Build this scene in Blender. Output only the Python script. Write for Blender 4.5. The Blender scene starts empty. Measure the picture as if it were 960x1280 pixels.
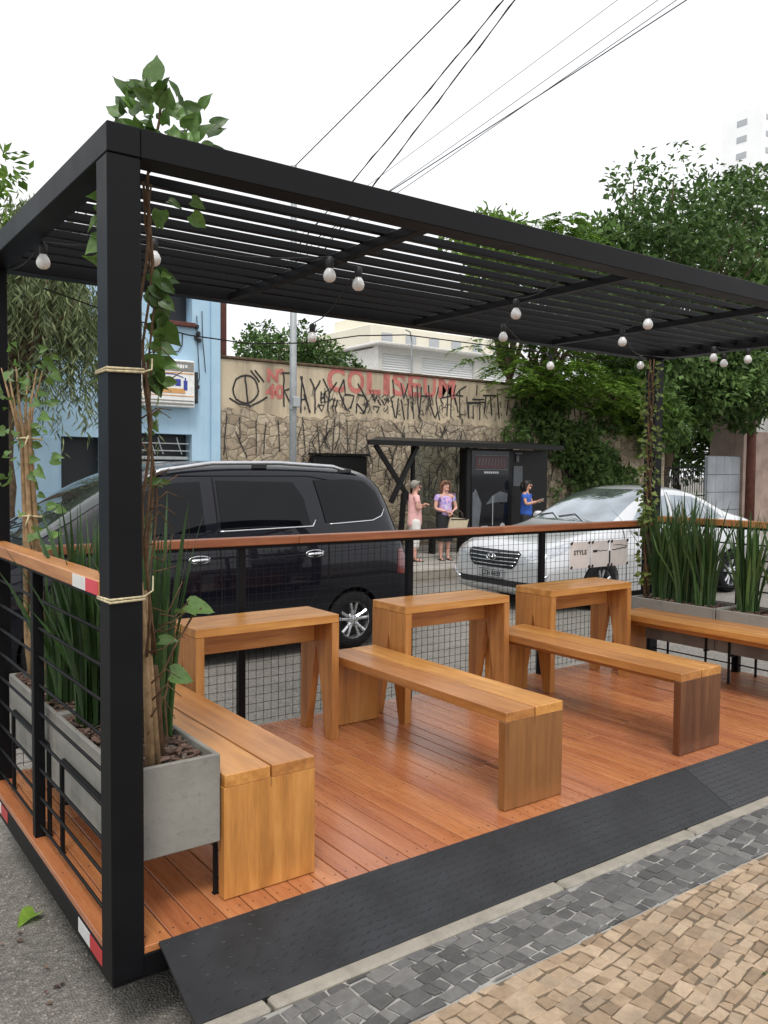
import bpy, bmesh, math, random
import numpy as np
from mathutils import Vector, Matrix
from mathutils.bvhtree import BVHTree
from mathutils.geometry import delaunay_2d_cdt
random.seed(7); rng = np.random.default_rng(11)
sc = bpy.context.scene
COL = sc.collection
PI = math.pi
V = Vector

# ------------------------------------------------------------------ materials
def newmat(name):
    m = bpy.data.materials.new(name); m.use_nodes = True
    nt = m.node_tree; b = nt.nodes['Principled BSDF']
    return m, nt, b
def N(nt, t, **k):
    n = nt.nodes.new(t)
    for a, v in k.items(): setattr(n, a, v)
    return n
def coords(nt, scale=(1, 1, 1), kind='Object'):
    tc = N(nt, 'ShaderNodeTexCoord'); mp = N(nt, 'ShaderNodeMapping')
    mp.inputs['Scale'].default_value = scale
    nt.links.new(tc.outputs[kind], mp.inputs['Vector'])
    return mp.outputs[0]
def ramp(nt, fac, stops):
    r = N(nt, 'ShaderNodeValToRGB'); e = r.color_ramp.elements
    while len(e) < len(stops): e.new(.5)
    for q, (p, c) in zip(e, stops):
        q.position = p; q.color = (*c, 1) if len(c) == 3 else c
    nt.links.new(fac, r.inputs[0]); return r.outputs[0]
def noise(nt, vec, scale, detail=4, rough=.55):
    n = N(nt, 'ShaderNodeTexNoise'); n.inputs['Scale'].default_value = scale
    n.inputs['Detail'].default_value = detail; n.inputs['Roughness'].default_value = rough
    nt.links.new(vec, n.inputs['Vector']); return n.outputs['Fac']
def mix(nt, a, b, fac, mode='MIX'):
    m = N(nt, 'ShaderNodeMix', data_type='RGBA', blend_type=mode)
    for s, v in ((m.inputs[6], a), (m.inputs[7], b), (m.inputs[0], fac)):
        if hasattr(v, 'links') or isinstance(v, bpy.types.NodeSocket): nt.links.new(v, s)
        elif isinstance(v, (int, float)): s.default_value = v
        else: s.default_value = (*v, 1)
    return m.outputs[2]
def math_(nt, op, a, b=0.0):
    m = N(nt, 'ShaderNodeMath', operation=op)
    for s, v in zip(m.inputs, (a, b)):
        if isinstance(v, bpy.types.NodeSocket): nt.links.new(v, s)
        else: s.default_value = v
    return m.outputs[0]
def bump(nt, b, h, strength=.3, dist=.01):
    n = N(nt, 'ShaderNodeBump'); n.inputs['Strength'].default_value = strength; n.inputs['Distance'].default_value = dist
    nt.links.new(h, n.inputs['Height']); nt.links.new(n.outputs[0], b.inputs['Normal'])
def tone_attr(nt):
    a = N(nt, 'ShaderNodeAttribute'); a.attribute_name = 'tone'; return a.outputs['Fac']

def plain(name, col, rough=.5, metal=0., var=.12, scale=12, spec=.5, bmp=0., coat=0.):
    m, nt, b = newmat(name)
    v = coords(nt); f = noise(nt, v, scale)
    c = ramp(nt, f, [(.3, tuple(x*(1-var) for x in col)), (.7, tuple(min(1, x*(1+var)) for x in col))])
    nt.links.new(c, b.inputs['Base Color'])
    r = math_(nt, 'ADD', math_(nt, 'MULTIPLY', f, .16), rough-.08); nt.links.new(r, b.inputs['Roughness'])
    b.inputs['Metallic'].default_value = metal; b.inputs['Specular IOR Level'].default_value = spec
    b.inputs['Coat Weight'].default_value = coat; b.inputs['Coat Roughness'].default_value = .04
    if bmp: bump(nt, b, noise(nt, v, scale*8), bmp, .004)
    return m
def wood(name, c0, c1, c2, axis='y', rough=.42, coat=.0, tonev=.5, gs=1.0, spec=.5):
    m, nt, b = newmat(name)
    s = {'x': (1.2, 16, 16), 'y': (16, 1.2, 16), 'z': (16, 16, 1.2)}[axis]
    v = coords(nt, tuple(q*gs for q in s))
    t = tone_attr(nt)
    # shift the grain from board to board
    add = N(nt, 'ShaderNodeVectorMath', operation='ADD'); nt.links.new(v, add.inputs[0])
    comb = N(nt, 'ShaderNodeCombineXYZ'); t9 = math_(nt, 'MULTIPLY', t, 37.)
    for i in range(3): nt.links.new(t9, comb.inputs[i])
    nt.links.new(comb.outputs[0], add.inputs[1]); v = add.outputs[0]
    g = noise(nt, v, 1.3, 8, .62)
    fine = noise(nt, v, 6.0, 6, .7)
    f = math_(nt, 'ADD', math_(nt, 'MULTIPLY', g, .75), math_(nt, 'MULTIPLY', fine, .25))
    c = ramp(nt, f, [(.27, c0), (.5, c1), (.74, c2)])
    k = math_(nt, 'ADD', math_(nt, 'MULTIPLY', t, tonev), 1-tonev*.5)
    hsv = N(nt, 'ShaderNodeHueSaturation'); nt.links.new(c, hsv.inputs['Color']); nt.links.new(k, hsv.inputs['Value'])
    hh = math_(nt, 'ADD', math_(nt, 'MULTIPLY', t, .010), .495); nt.links.new(hh, hsv.inputs['Hue'])
    big = noise(nt, coords(nt, (1, 1, 1)), 2.2, 3)
    out = mix(nt, hsv.outputs[0], (c0[0]*.62, c0[1]*.6, c0[2]*.6), ramp(nt, big, [(.55, (0, 0, 0)), (.8, (.35, .35, .35))]))
    sv = coords(nt, (1, 1, 1)); sc2 = noise(nt, sv, 9., 8, .75)
    out = mix(nt, out, (c1[0]*.75+.10, c1[1]*.8+.11, c1[2]*.8+.10), ramp(nt, sc2, [(.60, (0, 0, 0)), (.74, (.38, .38, .38))]))
    kn = N(nt, 'ShaderNodeTexVoronoi'); kn.inputs['Scale'].default_value = .32; nt.links.new(v, kn.inputs['Vector'])
    out = mix(nt, out, (c0[0]*.4, c0[1]*.35, c0[2]*.35), ramp(nt, kn.outputs['Distance'], [(.05, (.8, .8, .8)), (.13, (0, 0, 0))]))
    nt.links.new(out, b.inputs['Base Color'])
    nt.links.new(math_(nt, 'ADD', math_(nt, 'MULTIPLY', fine, .25), rough-.12), b.inputs['Roughness'])
    b.inputs['Coat Weight'].default_value = coat; b.inputs['Coat Roughness'].default_value = .25
    b.inputs['Specular IOR Level'].default_value = spec
    bump(nt, b, f, .12, .002)
    return m
def leafmat(name, lo, hi, rough=.45, trans=.25, spec=.35, dry=None):
    m, nt, b = newmat(name)
    t = tone_attr(nt)
    c = ramp(nt, t, [(0., lo), (.75, hi), (.95, tuple(min(1, x*1.35) for x in hi)), (1., dry or tuple(min(1, x*1.4) for x in hi))])
    mo = noise(nt, coords(nt), 60., 4, .6)
    c = mix(nt, c, ramp(nt, mo, [(.3, (.72, .76, .6)), (.7, (1.2, 1.15, 1.1))]), 1., 'MULTIPLY')
    nt.links.new(c, b.inputs['Base Color']); b.inputs['Roughness'].default_value = rough
    b.inputs['Specular IOR Level'].default_value = spec
    tr = N(nt, 'ShaderNodeBsdfTranslucent')
    nt.links.new(mix(nt, c, (1.0, 1.2, .5), .35, 'MULTIPLY'), tr.inputs[0])
    ms = N(nt, 'ShaderNodeMixShader'); ms.inputs[0].default_value = trans
    nt.links.new(b.outputs[0], ms.inputs[1]); nt.links.new(tr.outputs[0], ms.inputs[2])
    nt.links.new(ms.outputs[0], nt.nodes['Material Output'].inputs['Surface'])
    return m
def paint(name, col, metal=.3, rough=.3, coat=1., spec=.5):
    m, nt, b = newmat(name)
    v = coords(nt); f = noise(nt, v, 3.0, 5); d = noise(nt, v, 400., 1)
    c = ramp(nt, f, [(.3, tuple(x*.93 for x in col)), (.75, tuple(min(1, x*1.05) for x in col))])
    nt.links.new(c, b.inputs['Base Color'])
    b.inputs['Metallic'].default_value = metal
    nt.links.new(math_(nt, 'ADD', math_(nt, 'MULTIPLY', d, .1), rough-.05), b.inputs['Roughness'])
    b.inputs['Coat Weight'].default_value = coat; b.inputs['Coat Roughness'].default_value = .03; b.inputs['Specular IOR Level'].default_value = spec
    return m
def glassdark(name, col, rough=.03, spec=.6, coat=.6, metal=0.):
    m, nt, b = newmat(name)
    v = coords(nt); f = noise(nt, v, 2.0, 2)
    nt.links.new(ramp(nt, f, [(.3, tuple(x*.7 for x in col)), (.7, tuple(x*1.3 for x in col))]), b.inputs['Base Color'])
    b.inputs['Roughness'].default_value = rough; b.inputs['Specular IOR Level'].default_value = spec; b.inputs['Metallic'].default_value = metal
    b.inputs['Coat Weight'].default_value = coat; b.inputs['Coat Roughness'].default_value = .01
    return m

M = {}
M['steel'] = plain('black_steel', (.0040, .0042, .0052), .5, 0, .2, 6, .18, .05)
M['steel_soft'] = plain('black_flatbar', (.0045, .0045, .005), .5, 0, .2, 9, .22)
HB = ((.235, .088, .020), (.46, .195, .047), (.64, .325, .098))
M['bench_y'] = wood('bench_wood_long', *HB, 'y', .34, .25, .35)
M['bench_x'] = wood('bench_wood_cross', *HB, 'x', .34, .25, .35)
M['bench_z'] = wood('bench_wood_upright', *HB, 'z', .36, .2, .35)
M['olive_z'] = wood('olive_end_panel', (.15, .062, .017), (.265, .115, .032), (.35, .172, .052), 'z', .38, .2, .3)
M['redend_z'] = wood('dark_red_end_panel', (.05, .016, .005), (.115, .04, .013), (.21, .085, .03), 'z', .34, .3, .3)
M['deck'] = wood('deck_wood', (.255, .082, .031), (.40, .142, .054), (.51, .22, .094), 'y', .28, .4, .24)
M['rail_x'] = wood('rail_wood_long', (.14, .038, .014), (.29, .095, .034), (.41, .165, .062), 'x', .42, .15, .3)
M['rail_y'] = wood('rail_wood_side', (.2, .06, .018), (.4, .155, .045), (.55, .26, .09), 'y', .42, .15, .3)
M['rubber'] = plain('ramp_sheet', (.017, .018, .0205), .5, 0, .4, 5, .4, .05)
M['rubber_pale'] = plain('ramp_sheet_pale', (.020, .021, .024), .42, 0, .35, 5, .5, .05)  # second plate: slightly paler and smoother sheet
M['tread'] = plain('tread_metal', (.0085, .009, .010), .3, 0, .3, 9, .5)
M['tyre'] = plain('tyre_rubber', (.008, .008, .0085), .85, 0, .2, 12, .2)
M['alloy'] = plain('alloy_rim', (.55, .56, .58), .25, .9, .08)
M['dark_plastic'] = plain('dark_plastic', (.015, .015, .016), .55)
M['chrome'] = plain('chrome', (.75, .76, .78), .12, 1., .04)
M['van_paint'] = paint('van_paint', (.0035, .0038, .008), .0, .28, .65, .12)
M['sedan_paint'] = paint('sedan_paint', (.60, .61, .625), .45, .32)
M['van_glass'] = glassdark('tinted_glass', (.003, .0034, .0045), .02, .2, .1)
M['car_glass'] = glassdark('car_glass', (.34, .39, .43), .03, .5, .6, .85)
M['screen_glass'] = glassdark('screen_glass', (.02, .026, .026), .02, .6, .8)
M['lamp_glass'] = plain('headlamp_glass', (.45, .47, .5), .1, .4, .2, 25, .8, 0, 1.)
M['tail_red'] = plain('tail_lamp_red', (.12, .012, .012), .15, 0, .2, 20, .6, 0, 1.)
M['white_paint'] = plain('white_paint', (.78, .78, .76), .5)
M['off_white'] = plain('off_white', (.62, .61, .58), .6)
M['red_tape'] = plain('red_reflector', (.42, .02, .025), .35, 0, .1, 40, .6)
M['white_tape'] = plain('white_reflector', (.55, .56, .55), .4, 0, .08, 40, .6)
M['red_sticker'] = plain('red_sticker', (.6, .05, .07), .4)
M['rope'] = plain('rope', (.5, .43, .27), .9, 0, .25, 80)
M['bulb'] = plain('bulb_glass', (.80, .80, .79), .18, 0, .04, 20, .5, 0, .5)
M['cable'] = plain('black_cable', (.012, .012, .012), .6)
M['cable_grey'] = plain('grey_cable', (.08, .08, .085), .6)
M['bark'] = plain('bark_brown', (.10, .07, .045), .9, 0, .4, 14, .2, .6)
M['pale_stem'] = plain('pale_stem', (.30, .20, .11), .85, 0, .35, 30, .2, .4)
M['brown_stem'] = plain('brown_stem', (.11, .065, .035), .85, 0, .35, 30, .2, .4)
M['leaf_vine'] = leafmat('vine_leaf', (.035, .075, .016), (.12, .22, .06), .36, .3, .55)
M['leaf_blade'] = leafmat('blade_leaf', (.016, .040, .014), (.06, .125, .04), .36, .15, .5, (.30, .22, .10))
M['leaf_dark'] = leafmat('dark_tree_leaf', (.03, .065, .02), (.125, .21, .07), .5, .32, .25)
M['leaf_mid'] = leafmat('mid_tree_leaf', (.045, .095, .016), (.18, .30, .055), .5, .38, .25)
M['leaf_light'] = leafmat('light_tree_leaf', (.06, .12, .02), (.19, .31, .05), .5, .35)
M['leaf_grey'] = leafmat('weeping_leaf', (.045, .062, .036), (.22, .265, .14), .6, .32)
M['leaf_small'] = leafmat('small_vine_leaf', (.05, .08, .016), (.17, .22, .06), .5, .3)
M['skin'] = plain('skin', (.52, .28, .19), .5, 0, .06, 20)
M['skin_pink'] = plain('skin_pale', (.60, .33, .25), .5, 0, .06, 20)
M['lip'] = plain('lip', (.42, .17, .14), .5)
M['hair_grey'] = plain('grey_hair', (.25, .23, .20), .7, 0, .3, 60)
M['hair_brown'] = plain('brown_hair', (.14, .065, .035), .6, 0, .35, 60)
M['hair_black'] = plain('black_hair', (.014, .011, .010), .5, 0, .3, 60)
M['pink_cloth'] = plain('pink_cloth', (.72, .40, .38), .8, 0, .1, 14)
M['white_cloth'] = plain('white_cloth', (.66, .63, .60), .8)
M['black_cloth'] = plain('black_cloth', (.013, .013, .015), .8)
M['blue_cloth'] = plain('blue_cloth', (.03, .10, .42), .8, 0, .15, 14)
M['sandal'] = plain('shoe_leather', (.03, .02, .018), .5)
M['bag'] = plain('straw_bag', (.50, .42, .29), .8, 0, .2, 60)
M['blue_wall'] = None
M['joint_dark'] = plain('dark_gap', (.006, .006, .006), .9)
M['shutter'] = plain('grey_shutter', (.36, .35, .31), .6)
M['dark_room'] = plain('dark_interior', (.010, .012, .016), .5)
M['rust_brick'] = plain('rust_pillar', (.115, .045, .035), .8, 0, .25, 6, .2, .3)
M['pole_grey'] = plain('galvanised_grey', (.36, .38, .39), .5, .3, .12)
M['concrete_wall'] = plain('grey_gate_paint', (.34, .36, .39), .7, 0, .2, 1.5)
M['pinkish'] = plain('pinkish_render', (.30, .225, .19), .85, 0, .25, 2, .2, .3)
M['shelter'] = plain('shelter_metal_shaded', (.0075, .007, .007), .45, 0., .2, 6, .25)  # base colour lowered to carry the shade of the tree overhead
M['red_paint'] = plain('red_wall_paint', (.45, .145, .12), .85, 0, .35, 5)
M['black_spray'] = plain('black_spray_paint', (.022, .02, .02), .8, 0, .3, 9)
M['ad_red'] = plain('poster_red', (.055, .015, .017), .4)
M['ad_grey'] = plain('poster_grey_shaded', (.075, .085, .095), .35, 0, .3, 4)  # grey darkened as well, tree shade put into the colour
M['ad_pale'] = plain('poster_pale', (.36, .37, .38), .4)
M['ad_dark'] = glassdark('poster_glass_shaded', (.006, .007, .010), .06, .3, .2)  # glass tone includes the shade under the tree
M['sign_grey'] = plain('sign_grey', (.22, .215, .20), .5)
M['sign_blue'] = plain('sign_blue', (.035, .05, .30), .5)
M['sign_orange'] = plain('sign_orange', (.62, .33, .12), .5)
M['plaque'] = plain('plaque', (.70, .66, .64), .45, 0, .1, 10)
M['tower'] = plain('tower_hazed_white', (.90, .91, .92), .8, 0, .04, .2)  # whitened to stand for aerial haze over the distance
M['tower_glass'] = plain('tower_glass', (.42, .44, .46), .4)
M['yellow_block'] = plain('cream_block', (.74, .70, .58), .8, 0, .06, .5)
M['roof_tile'] = plain('roof_tile', (.30, .17, .12), .8)

def concrete_mat(name, col, sc_=6):
    m, nt, b = newmat(name)
    v = coords(nt)
    f = noise(nt, v, sc_, 8, .65); g = noise(nt, v, sc_*9, 4)
    c = ramp(nt, f, [(.25, tuple(x*.66 for x in col)), (.5, col), (.8, tuple(min(1, x*1.25) for x in col))])
    c = mix(nt, c, tuple(x*.45 for x in col), ramp(nt, g, [(.60, (0, 0, 0)), (.74, (.4, .4, .4))]))
    nt.links.new(c, b.inputs['Base Color']); b.inputs['Roughness'].default_value = .85
    bump(nt, b, math_(nt, 'ADD', f, g), .35, .006)
    return m
M['planter'] = concrete_mat('planter_cement', (.215, .207, .183), 4)
M['kerb'] = concrete_mat('kerb_stone', (.275, .25, .208), 10)
M['mortar_dark'] = concrete_mat('joint_sand', (.13, .10, .068), 14)
M['mortar_pale'] = concrete_mat('pale_joint', (.30, .29, .27), 14)
def asphalt():
    m, nt, b = newmat('asphalt')
    v = coords(nt)
    big = noise(nt, v, .9, 5); mid = noise(nt, v, 7, 6, .7)
    vo = N(nt, 'ShaderNodeTexVoronoi'); vo.inputs['Scale'].default_value = 95; nt.links.new(v, vo.inputs['Vector'])
    spk = N(nt, 'ShaderNodeSeparateColor'); nt.links.new(vo.outputs['Color'], spk.inputs[0])
    c = ramp(nt, big, [(.3, (.12, .109, .09)), (.55, (.21, .192, .16)), (.75, (.33, .30, .25))])
    c = mix(nt, c, ramp(nt, spk.outputs[0], [(.0, (.03, .03, .03)), (.55, (.14, .135, .125)), (.93, (.26, .25, .23)), (1., (.42, .40, .37))]), .45)
    c = mix(nt, c, (.055, .05, .043), ramp(nt, mid, [(.55, (0, 0, 0)), (.72, (.6, .6, .6))]))
    nt.links.new(c, b.inputs['Base Color']); b.inputs['Roughness'].default_value = .85
    bump(nt, b, math_(nt, 'ADD', vo.outputs['Distance'], mid), .6, .008)
    return m
M['asphalt'] = asphalt()
def stone_tone(name, cols, rough, dirt=.5):
    m, nt, b = newmat(name)
    v = coords(nt); t = tone_attr(nt)
    c = ramp(nt, t, [(i/(len(cols)-1), q) for i, q in enumerate(cols)])
    f = noise(nt, v, 35, 6, .7); g = noise(nt, v, 3, 4)
    k = ramp(nt, f, [(.3, (.74, .74, .74)), (.7, (1.15, 1.15, 1.15))])
    c = mix(nt, c, k, 1., 'MULTIPLY')
    c = mix(nt, c, tuple(x*.5 for x in cols[0]), ramp(nt, g, [(.52, (0, 0, 0)), (.75, (dirt, dirt, dirt))]))
    nt.links.new(c, b.inputs['Base Color'])
    nt.links.new(math_(nt, 'ADD', math_(nt, 'MULTIPLY', f, .3), rough-.15), b.inputs['Roughness'])
    bump(nt, b, f, .4, .004)
    return m
M['tan_stone'] = stone_tone('tan_stone', [(.225, .158, .10), (.30, .212, .135), (.345, .25, .162), (.42, .315, .215), (.265, .197, .135)], .7)
M['basalt'] = stone_tone('basalt_stone', [(.058, .058, .057), (.092, .091, .089), (.12, .118, .114), (.16, .155, .147), (.08, .079, .077)], .6, .3)
M['far_paving'] = concrete_mat('far_paving', (.30, .28, .25), 3)
M['chip'] = stone_tone('bark_chip', [(.04, .02, .014), (.085, .045, .03), (.13, .075, .052), (.19, .12, .088), (.07, .038, .025)], .75, .2)

def blue_mat():
    m, nt, b = newmat('light_blue_render')
    v = coords(nt); f = noise(nt, v, 1.4, 6)
    st = noise(nt, coords(nt, (9, 9, .5)), 1.0, 5)
    c = ramp(nt, f, [(.3, (.33, .50, .64)), (.7, (.41, .58, .72))])
    c = mix(nt, c, (.22, .34, .45), ramp(nt, st, [(.55, (0, 0, 0)), (.8, (.5, .5, .5))]))
    nt.links.new(c, b.inputs['Base Color']); b.inputs['Roughness'].default_value = .8
    bump(nt, b, noise(nt, v, 30), .2, .005)
    return m
M['blue_wall'] = blue_mat()
def cream_mat():
    m, nt, b = newmat('cream_render')
    v = coords(nt); f = noise(nt, v, .8, 8, .65)
    st = noise(nt, coords(nt, (3, 3, .35)), 1.0, 6, .65)
    c = ramp(nt, f, [(.3, (.42, .345, .24)), (.6, (.54, .455, .325)), (.8, (.60, .525, .40))])
    c = mix(nt, c, (.16, .125, .09), ramp(nt, st, [(.42, (0, 0, 0)), (.72, (.8, .8, .8))]))
    nt.links.new(c, b.inputs['Base Color']); b.inputs['Roughness'].default_value = .9
    bump(nt, b, f, .3, .02)
    return m
M['cream'] = cream_mat()
def rubble_mat():
    m, nt, b = newmat('rubble_stone')
    v = coords(nt, (1, 1, 1.25))
    d = N(nt, 'ShaderNodeTexNoise'); d.inputs['Scale'].default_value = 3.; nt.links.new(v, d.inputs['Vector'])
    wv = mix(nt, v, d.outputs['Color'], .2)
    vo = N(nt, 'ShaderNodeTexVoronoi', feature='DISTANCE_TO_EDGE'); vo.inputs['Scale'].default_value = 6.2
    vc = N(nt, 'ShaderNodeTexVoronoi'); vc.inputs['Scale'].default_value = 6.2
    nt.links.new(wv, vo.inputs['Vector']); nt.links.new(wv, vc.inputs['Vector'])
    s = N(nt, 'ShaderNodeSeparateColor'); nt.links.new(vc.outputs['Color'], s.inputs[0])
    c = ramp(nt, s.outputs[0], [(0, (.26, .205, .145)), (.35, (.36, .29, .205)), (.7, (.46, .385, .28)), (1, (.31, .26, .195))])
    f = noise(nt, v, 9, 6, .7)
    c = mix(nt, c, ramp(nt, f, [(.3, (.6, .6, .6)), (.7, (1.2, 1.2, 1.2))]), 1., 'MULTIPLY')
    j = ramp(nt, vo.outputs['Distance'], [(.0, (.9, .9, .9)), (.02, (.8, .8, .8)), (.045, (0, 0, 0))])
    c = mix(nt, c, (.135, .105, .07), j)
    nt.links.new(c, b.inputs['Base Color']); b.inputs['Roughness'].default_value = .9
    h = math_(nt, 'ADD', ramp(nt, vo.outputs['Distance'], [(0, (0, 0, 0)), (.12, (1, 1, 1))]), math_(nt, 'MULTIPLY', f, .4))
    bump(nt, b, h, .4, .03)
    return m
M['rubble'] = rubble_mat()
def blouse():
    m, nt, b = newmat('patterned_blouse')
    v = coords(nt)
    vo = N(nt, 'ShaderNodeTexVoronoi'); vo.inputs['Scale'].default_value = 26; nt.links.new(v, vo.inputs['Vector'])
    s = N(nt, 'ShaderNodeSeparateColor'); nt.links.new(vo.outputs['Color'], s.inputs[0])
    nt.links.new(ramp(nt, s.outputs[0], [(0, (.55, .5, .62)), (.4, (.33, .25, .6)), (.7, (.62, .35, .5)), (1, (.16, .17, .45))]), b.inputs['Base Color'])
    b.inputs['Roughness'].default_value = .8
    return m
M['blouse'] = blouse()
def pane(name, tint, alpha):
    m, nt, b = newmat(name)
    b.inputs['Base Color'].default_value = (*tint, 1); b.inputs['Roughness'].default_value = .03
    tr = N(nt, 'ShaderNodeBsdfTransparent'); tr.inputs[0].default_value = (.82, .86, .84, 1)
    ms = N(nt, 'ShaderNodeMixShader')
    f = noise(nt, coords(nt), 3., 4)
    nt.links.new(math_(nt, 'ADD', math_(nt, 'MULTIPLY', f, .14), alpha-.07), ms.inputs[0])
    nt.links.new(tr.outputs[0], ms.inputs[1]); nt.links.new(b.outputs[0], ms.inputs[2])
    nt.links.new(ms.outputs[0], nt.nodes['Material Output'].inputs['Surface'])
    return m
M['pane'] = pane('shelter_pane', (.05, .06, .06), .28)

# ------------------------------------------------------------------ mesh builder
class MB:
    def __init__(s): s.v = []; s.f = []; s.m = []; s.t = []
    def add(s, vs, fs, m=0, tone=None):
        o = len(s.v); s.v.extend([tuple(p) for p in vs])
        if tone is None: tone = random.random()
        for f in fs: s.f.append(tuple(i+o for i in f)); s.m.append(m); s.t.append(tone)
        return s
    def box(s, c, size, ch=.003, m=0, tone=None, rot=None):
        hx, hy, hz = [q/2 for q in size]; ch = min(ch, .45*min(hx, hy, hz)*2)
        vs = []; idx = {}
        for sx in (-1, 1):
            for sy in (-1, 1):
                for sz in (-1, 1):
                    for k in range(3):
                        p = [sx*hx, sy*hy, sz*hz]
                        for a in range(3):
                            if a != k: p[a] -= (sx, sy, sz)[a]*ch
                        idx[(sx, sy, sz, k)] = len(vs); vs.append(p)
        fs = []
        for k in range(3):
            a, b = [q for q in range(3) if q != k]
            for sg in (-1, 1):
                q = []
                for (p1, p2) in ((-1, -1), (1, -1), (1, 1), (-1, 1)):
                    sgn = [0, 0, 0]; sgn[k] = sg; sgn[a] = p1; sgn[b] = p2
                    q.append(idx[(*sgn, k)])
                fs.append(q)
        for k in range(3):  # edges along axis k
            a, b = [q for q in range(3) if q != k]
            for p1 in (-1, 1):
                for p2 in (-1, 1):
                    e = []
                    for sg, fa in ((-1, a), (-1, b), (1, b), (1, a)):
                        sgn = [0, 0, 0]; sgn[k] = sg; sgn[a] = p1; sgn[b] = p2
                        e.append(idx[(*sgn, fa)])
                    fs.append(e)
        for sx in (-1, 1):
            for sy in (-1, 1):
                for sz in (-1, 1): fs.append([idx[(sx, sy, sz, k)] for k in range(3)])
        R = rot if rot is not None else Matrix.Identity(3)
        c = V(c); vs = [c + R @ V(p) for p in vs]
        # orient outward
        out = []
        for f in fs:
            p = [vs[i] for i in f]; n = (p[1]-p[0]).cross(p[2]-p[0]); ctr = sum(p, V((0, 0, 0)))/len(p)
            out.append(f if n.dot(ctr-c) > 0 else f[::-1])
        return s.add(vs, out, m, tone)
    def bx(s, x0, x1, y0, y1, z0, z1, ch=.003, m=0, tone=None):
        return s.box(((x0+x1)/2, (y0+y1)/2, (z0+z1)/2), (x1-x0, y1-y0, z1-z0), ch, m, tone)
    def tube(s, pts, rad, n=8, m=0, tone=None, cap=True, flat=1.0):
        pts = [V(p) for p in pts]
        if not hasattr(rad, '__len__'): rad = [rad]*len(pts)
        vs = []; fs = []; up = None
        for i, p in enumerate(pts):
            d = (pts[min(i+1, len(pts)-1)]-pts[max(i-1, 0)])
            d = d.normalized() if d.length > 1e-9 else V((0, 0, 1))
            if up is None:
                up = d.orthogonal().normalized()
            else:
                up = (up-d*up.dot(d)); up = up.normalized() if up.length > 1e-6 else d.orthogonal().normalized()
            w = d.cross(up)
            for k in range(n):
                a = 2*PI*k/n; vs.append(p+(up*math.cos(a)+w*math.sin(a)*flat)*rad[i])
        for i in range(len(pts)-1):
            for k in range(n):
                a = i*n+k; b = i*n+(k+1) % n; fs.append((a, b, b+n, a+n))
        if cap:
            fs.append(tuple(range(n))[::-1]); fs.append(tuple((len(pts)-1)*n+k for k in range(n)))
        return s.add(vs, fs, m, tone)
    def lathe(s, prof, c=(0, 0, 0), axis='z', n=16, m=0, tone=None):
        vs = []; fs = []; c = V(c)
        for r, h in prof:
            for k in range(n):
                a = 2*PI*k/n; x, y = r*math.cos(a), r*math.sin(a)
                vs.append(c+(V((x, y, h)) if axis == 'z' else V((x, h, y)) if axis == 'y' else V((h, x, y))))
        for i in range(len(prof)-1):
            for k in range(n):
                a = i*n+k; b = i*n+(k+1) % n; fs.append((a, b, b+n, a+n))
        return s.add(vs, fs, m, tone)
    def prism(s, poly, y0, y1, plane='xz', m=0, tone=None):
        """extrude a 2D polygon (counter-clockwise) between y0 and y1 of the remaining axis"""
        def P(a, b, h): return {'xz': (a, h, b), 'yz': (h, a, b), 'xy': (a, b, h)}[plane]
        n = len(poly); vs = [P(a, b, y0) for a, b in poly]+[P(a, b, y1) for a, b in poly]
        fs = [tuple(range(n))[::-1], tuple(range(n, 2*n))]+[(i, (i+1) % n, (i+1) % n+n, i+n) for i in range(n)]
        return s.add(vs, fs, m, tone)
    def np_add(s, vs, fs, tones, m=0):
        o = len(s.v); s.v.extend(map(tuple, vs)); s.f.extend(tuple(int(i)+o for i in f) for f in fs)
        s.m.extend([m]*len(fs)); s.t.extend(tones)
    def build(s, name, mats, parent=None, smooth=False, off=(0, 0, 0), fix=False):
        me = bpy.data.meshes.new(name)
        ox, oy, oz = off
        me.from_pydata([(p[0]-ox, p[1]-oy, p[2]-oz) for p in s.v], [], s.f)
        if not isinstance(mats, (list, tuple)): mats = [mats]
        for q in mats: me.materials.append(M[q] if isinstance(q, str) else q)
        if len(mats) > 1: me.polygons.foreach_set('material_index', s.m)
        at = me.attributes.new('tone', 'FLOAT', 'FACE'); at.data.foreach_set('value', s.t)
        if fix:
            bm = bmesh.new(); bm.from_mesh(me); bmesh.ops.recalc_face_normals(bm, faces=bm.faces); bm.to_mesh(me); bm.free()
        if smooth: me.polygons.foreach_set('use_smooth', [True]*len(me.polygons))
        me.update()
        o = bpy.data.objects.new(name, me); COL.objects.link(o)
        if parent: o.parent = parent
        elif off != (0, 0, 0): o.location = off
        return o
def tag(o, label=None, cat=None, group=None, kind=None):
    for k, v in (('label', label), ('category', cat), ('group', group), ('kind', kind)):
        if v: o[k] = v
    return o
def thing(name, loc, label, cat, group=None, rz=0):
    o = bpy.data.objects.new(name, None); COL.objects.link(o); o.empty_display_size = .1
    o.location = loc; o.rotation_euler = (0, 0, rz); return tag(o, label, cat, group)
KIDS = {}
def kids(o): return [c for c in bpy.data.objects if c.parent == o]
def copy_tree(o, parent=None):
    c = o.copy(); COL.objects.link(c); c.parent = parent
    for ch in kids(o): copy_tree(ch, c)
    return c
def shade_auto(o, ang=35):
    me = o.data; me.polygons.foreach_set('use_smooth', [True]*len(me.polygons))
    bm = bmesh.new(); bm.from_mesh(me)
    for e in bm.edges: e.smooth = e.calc_face_angle(0) < math.radians(ang)
    bm.to_mesh(me); bm.free(); return o
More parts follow.
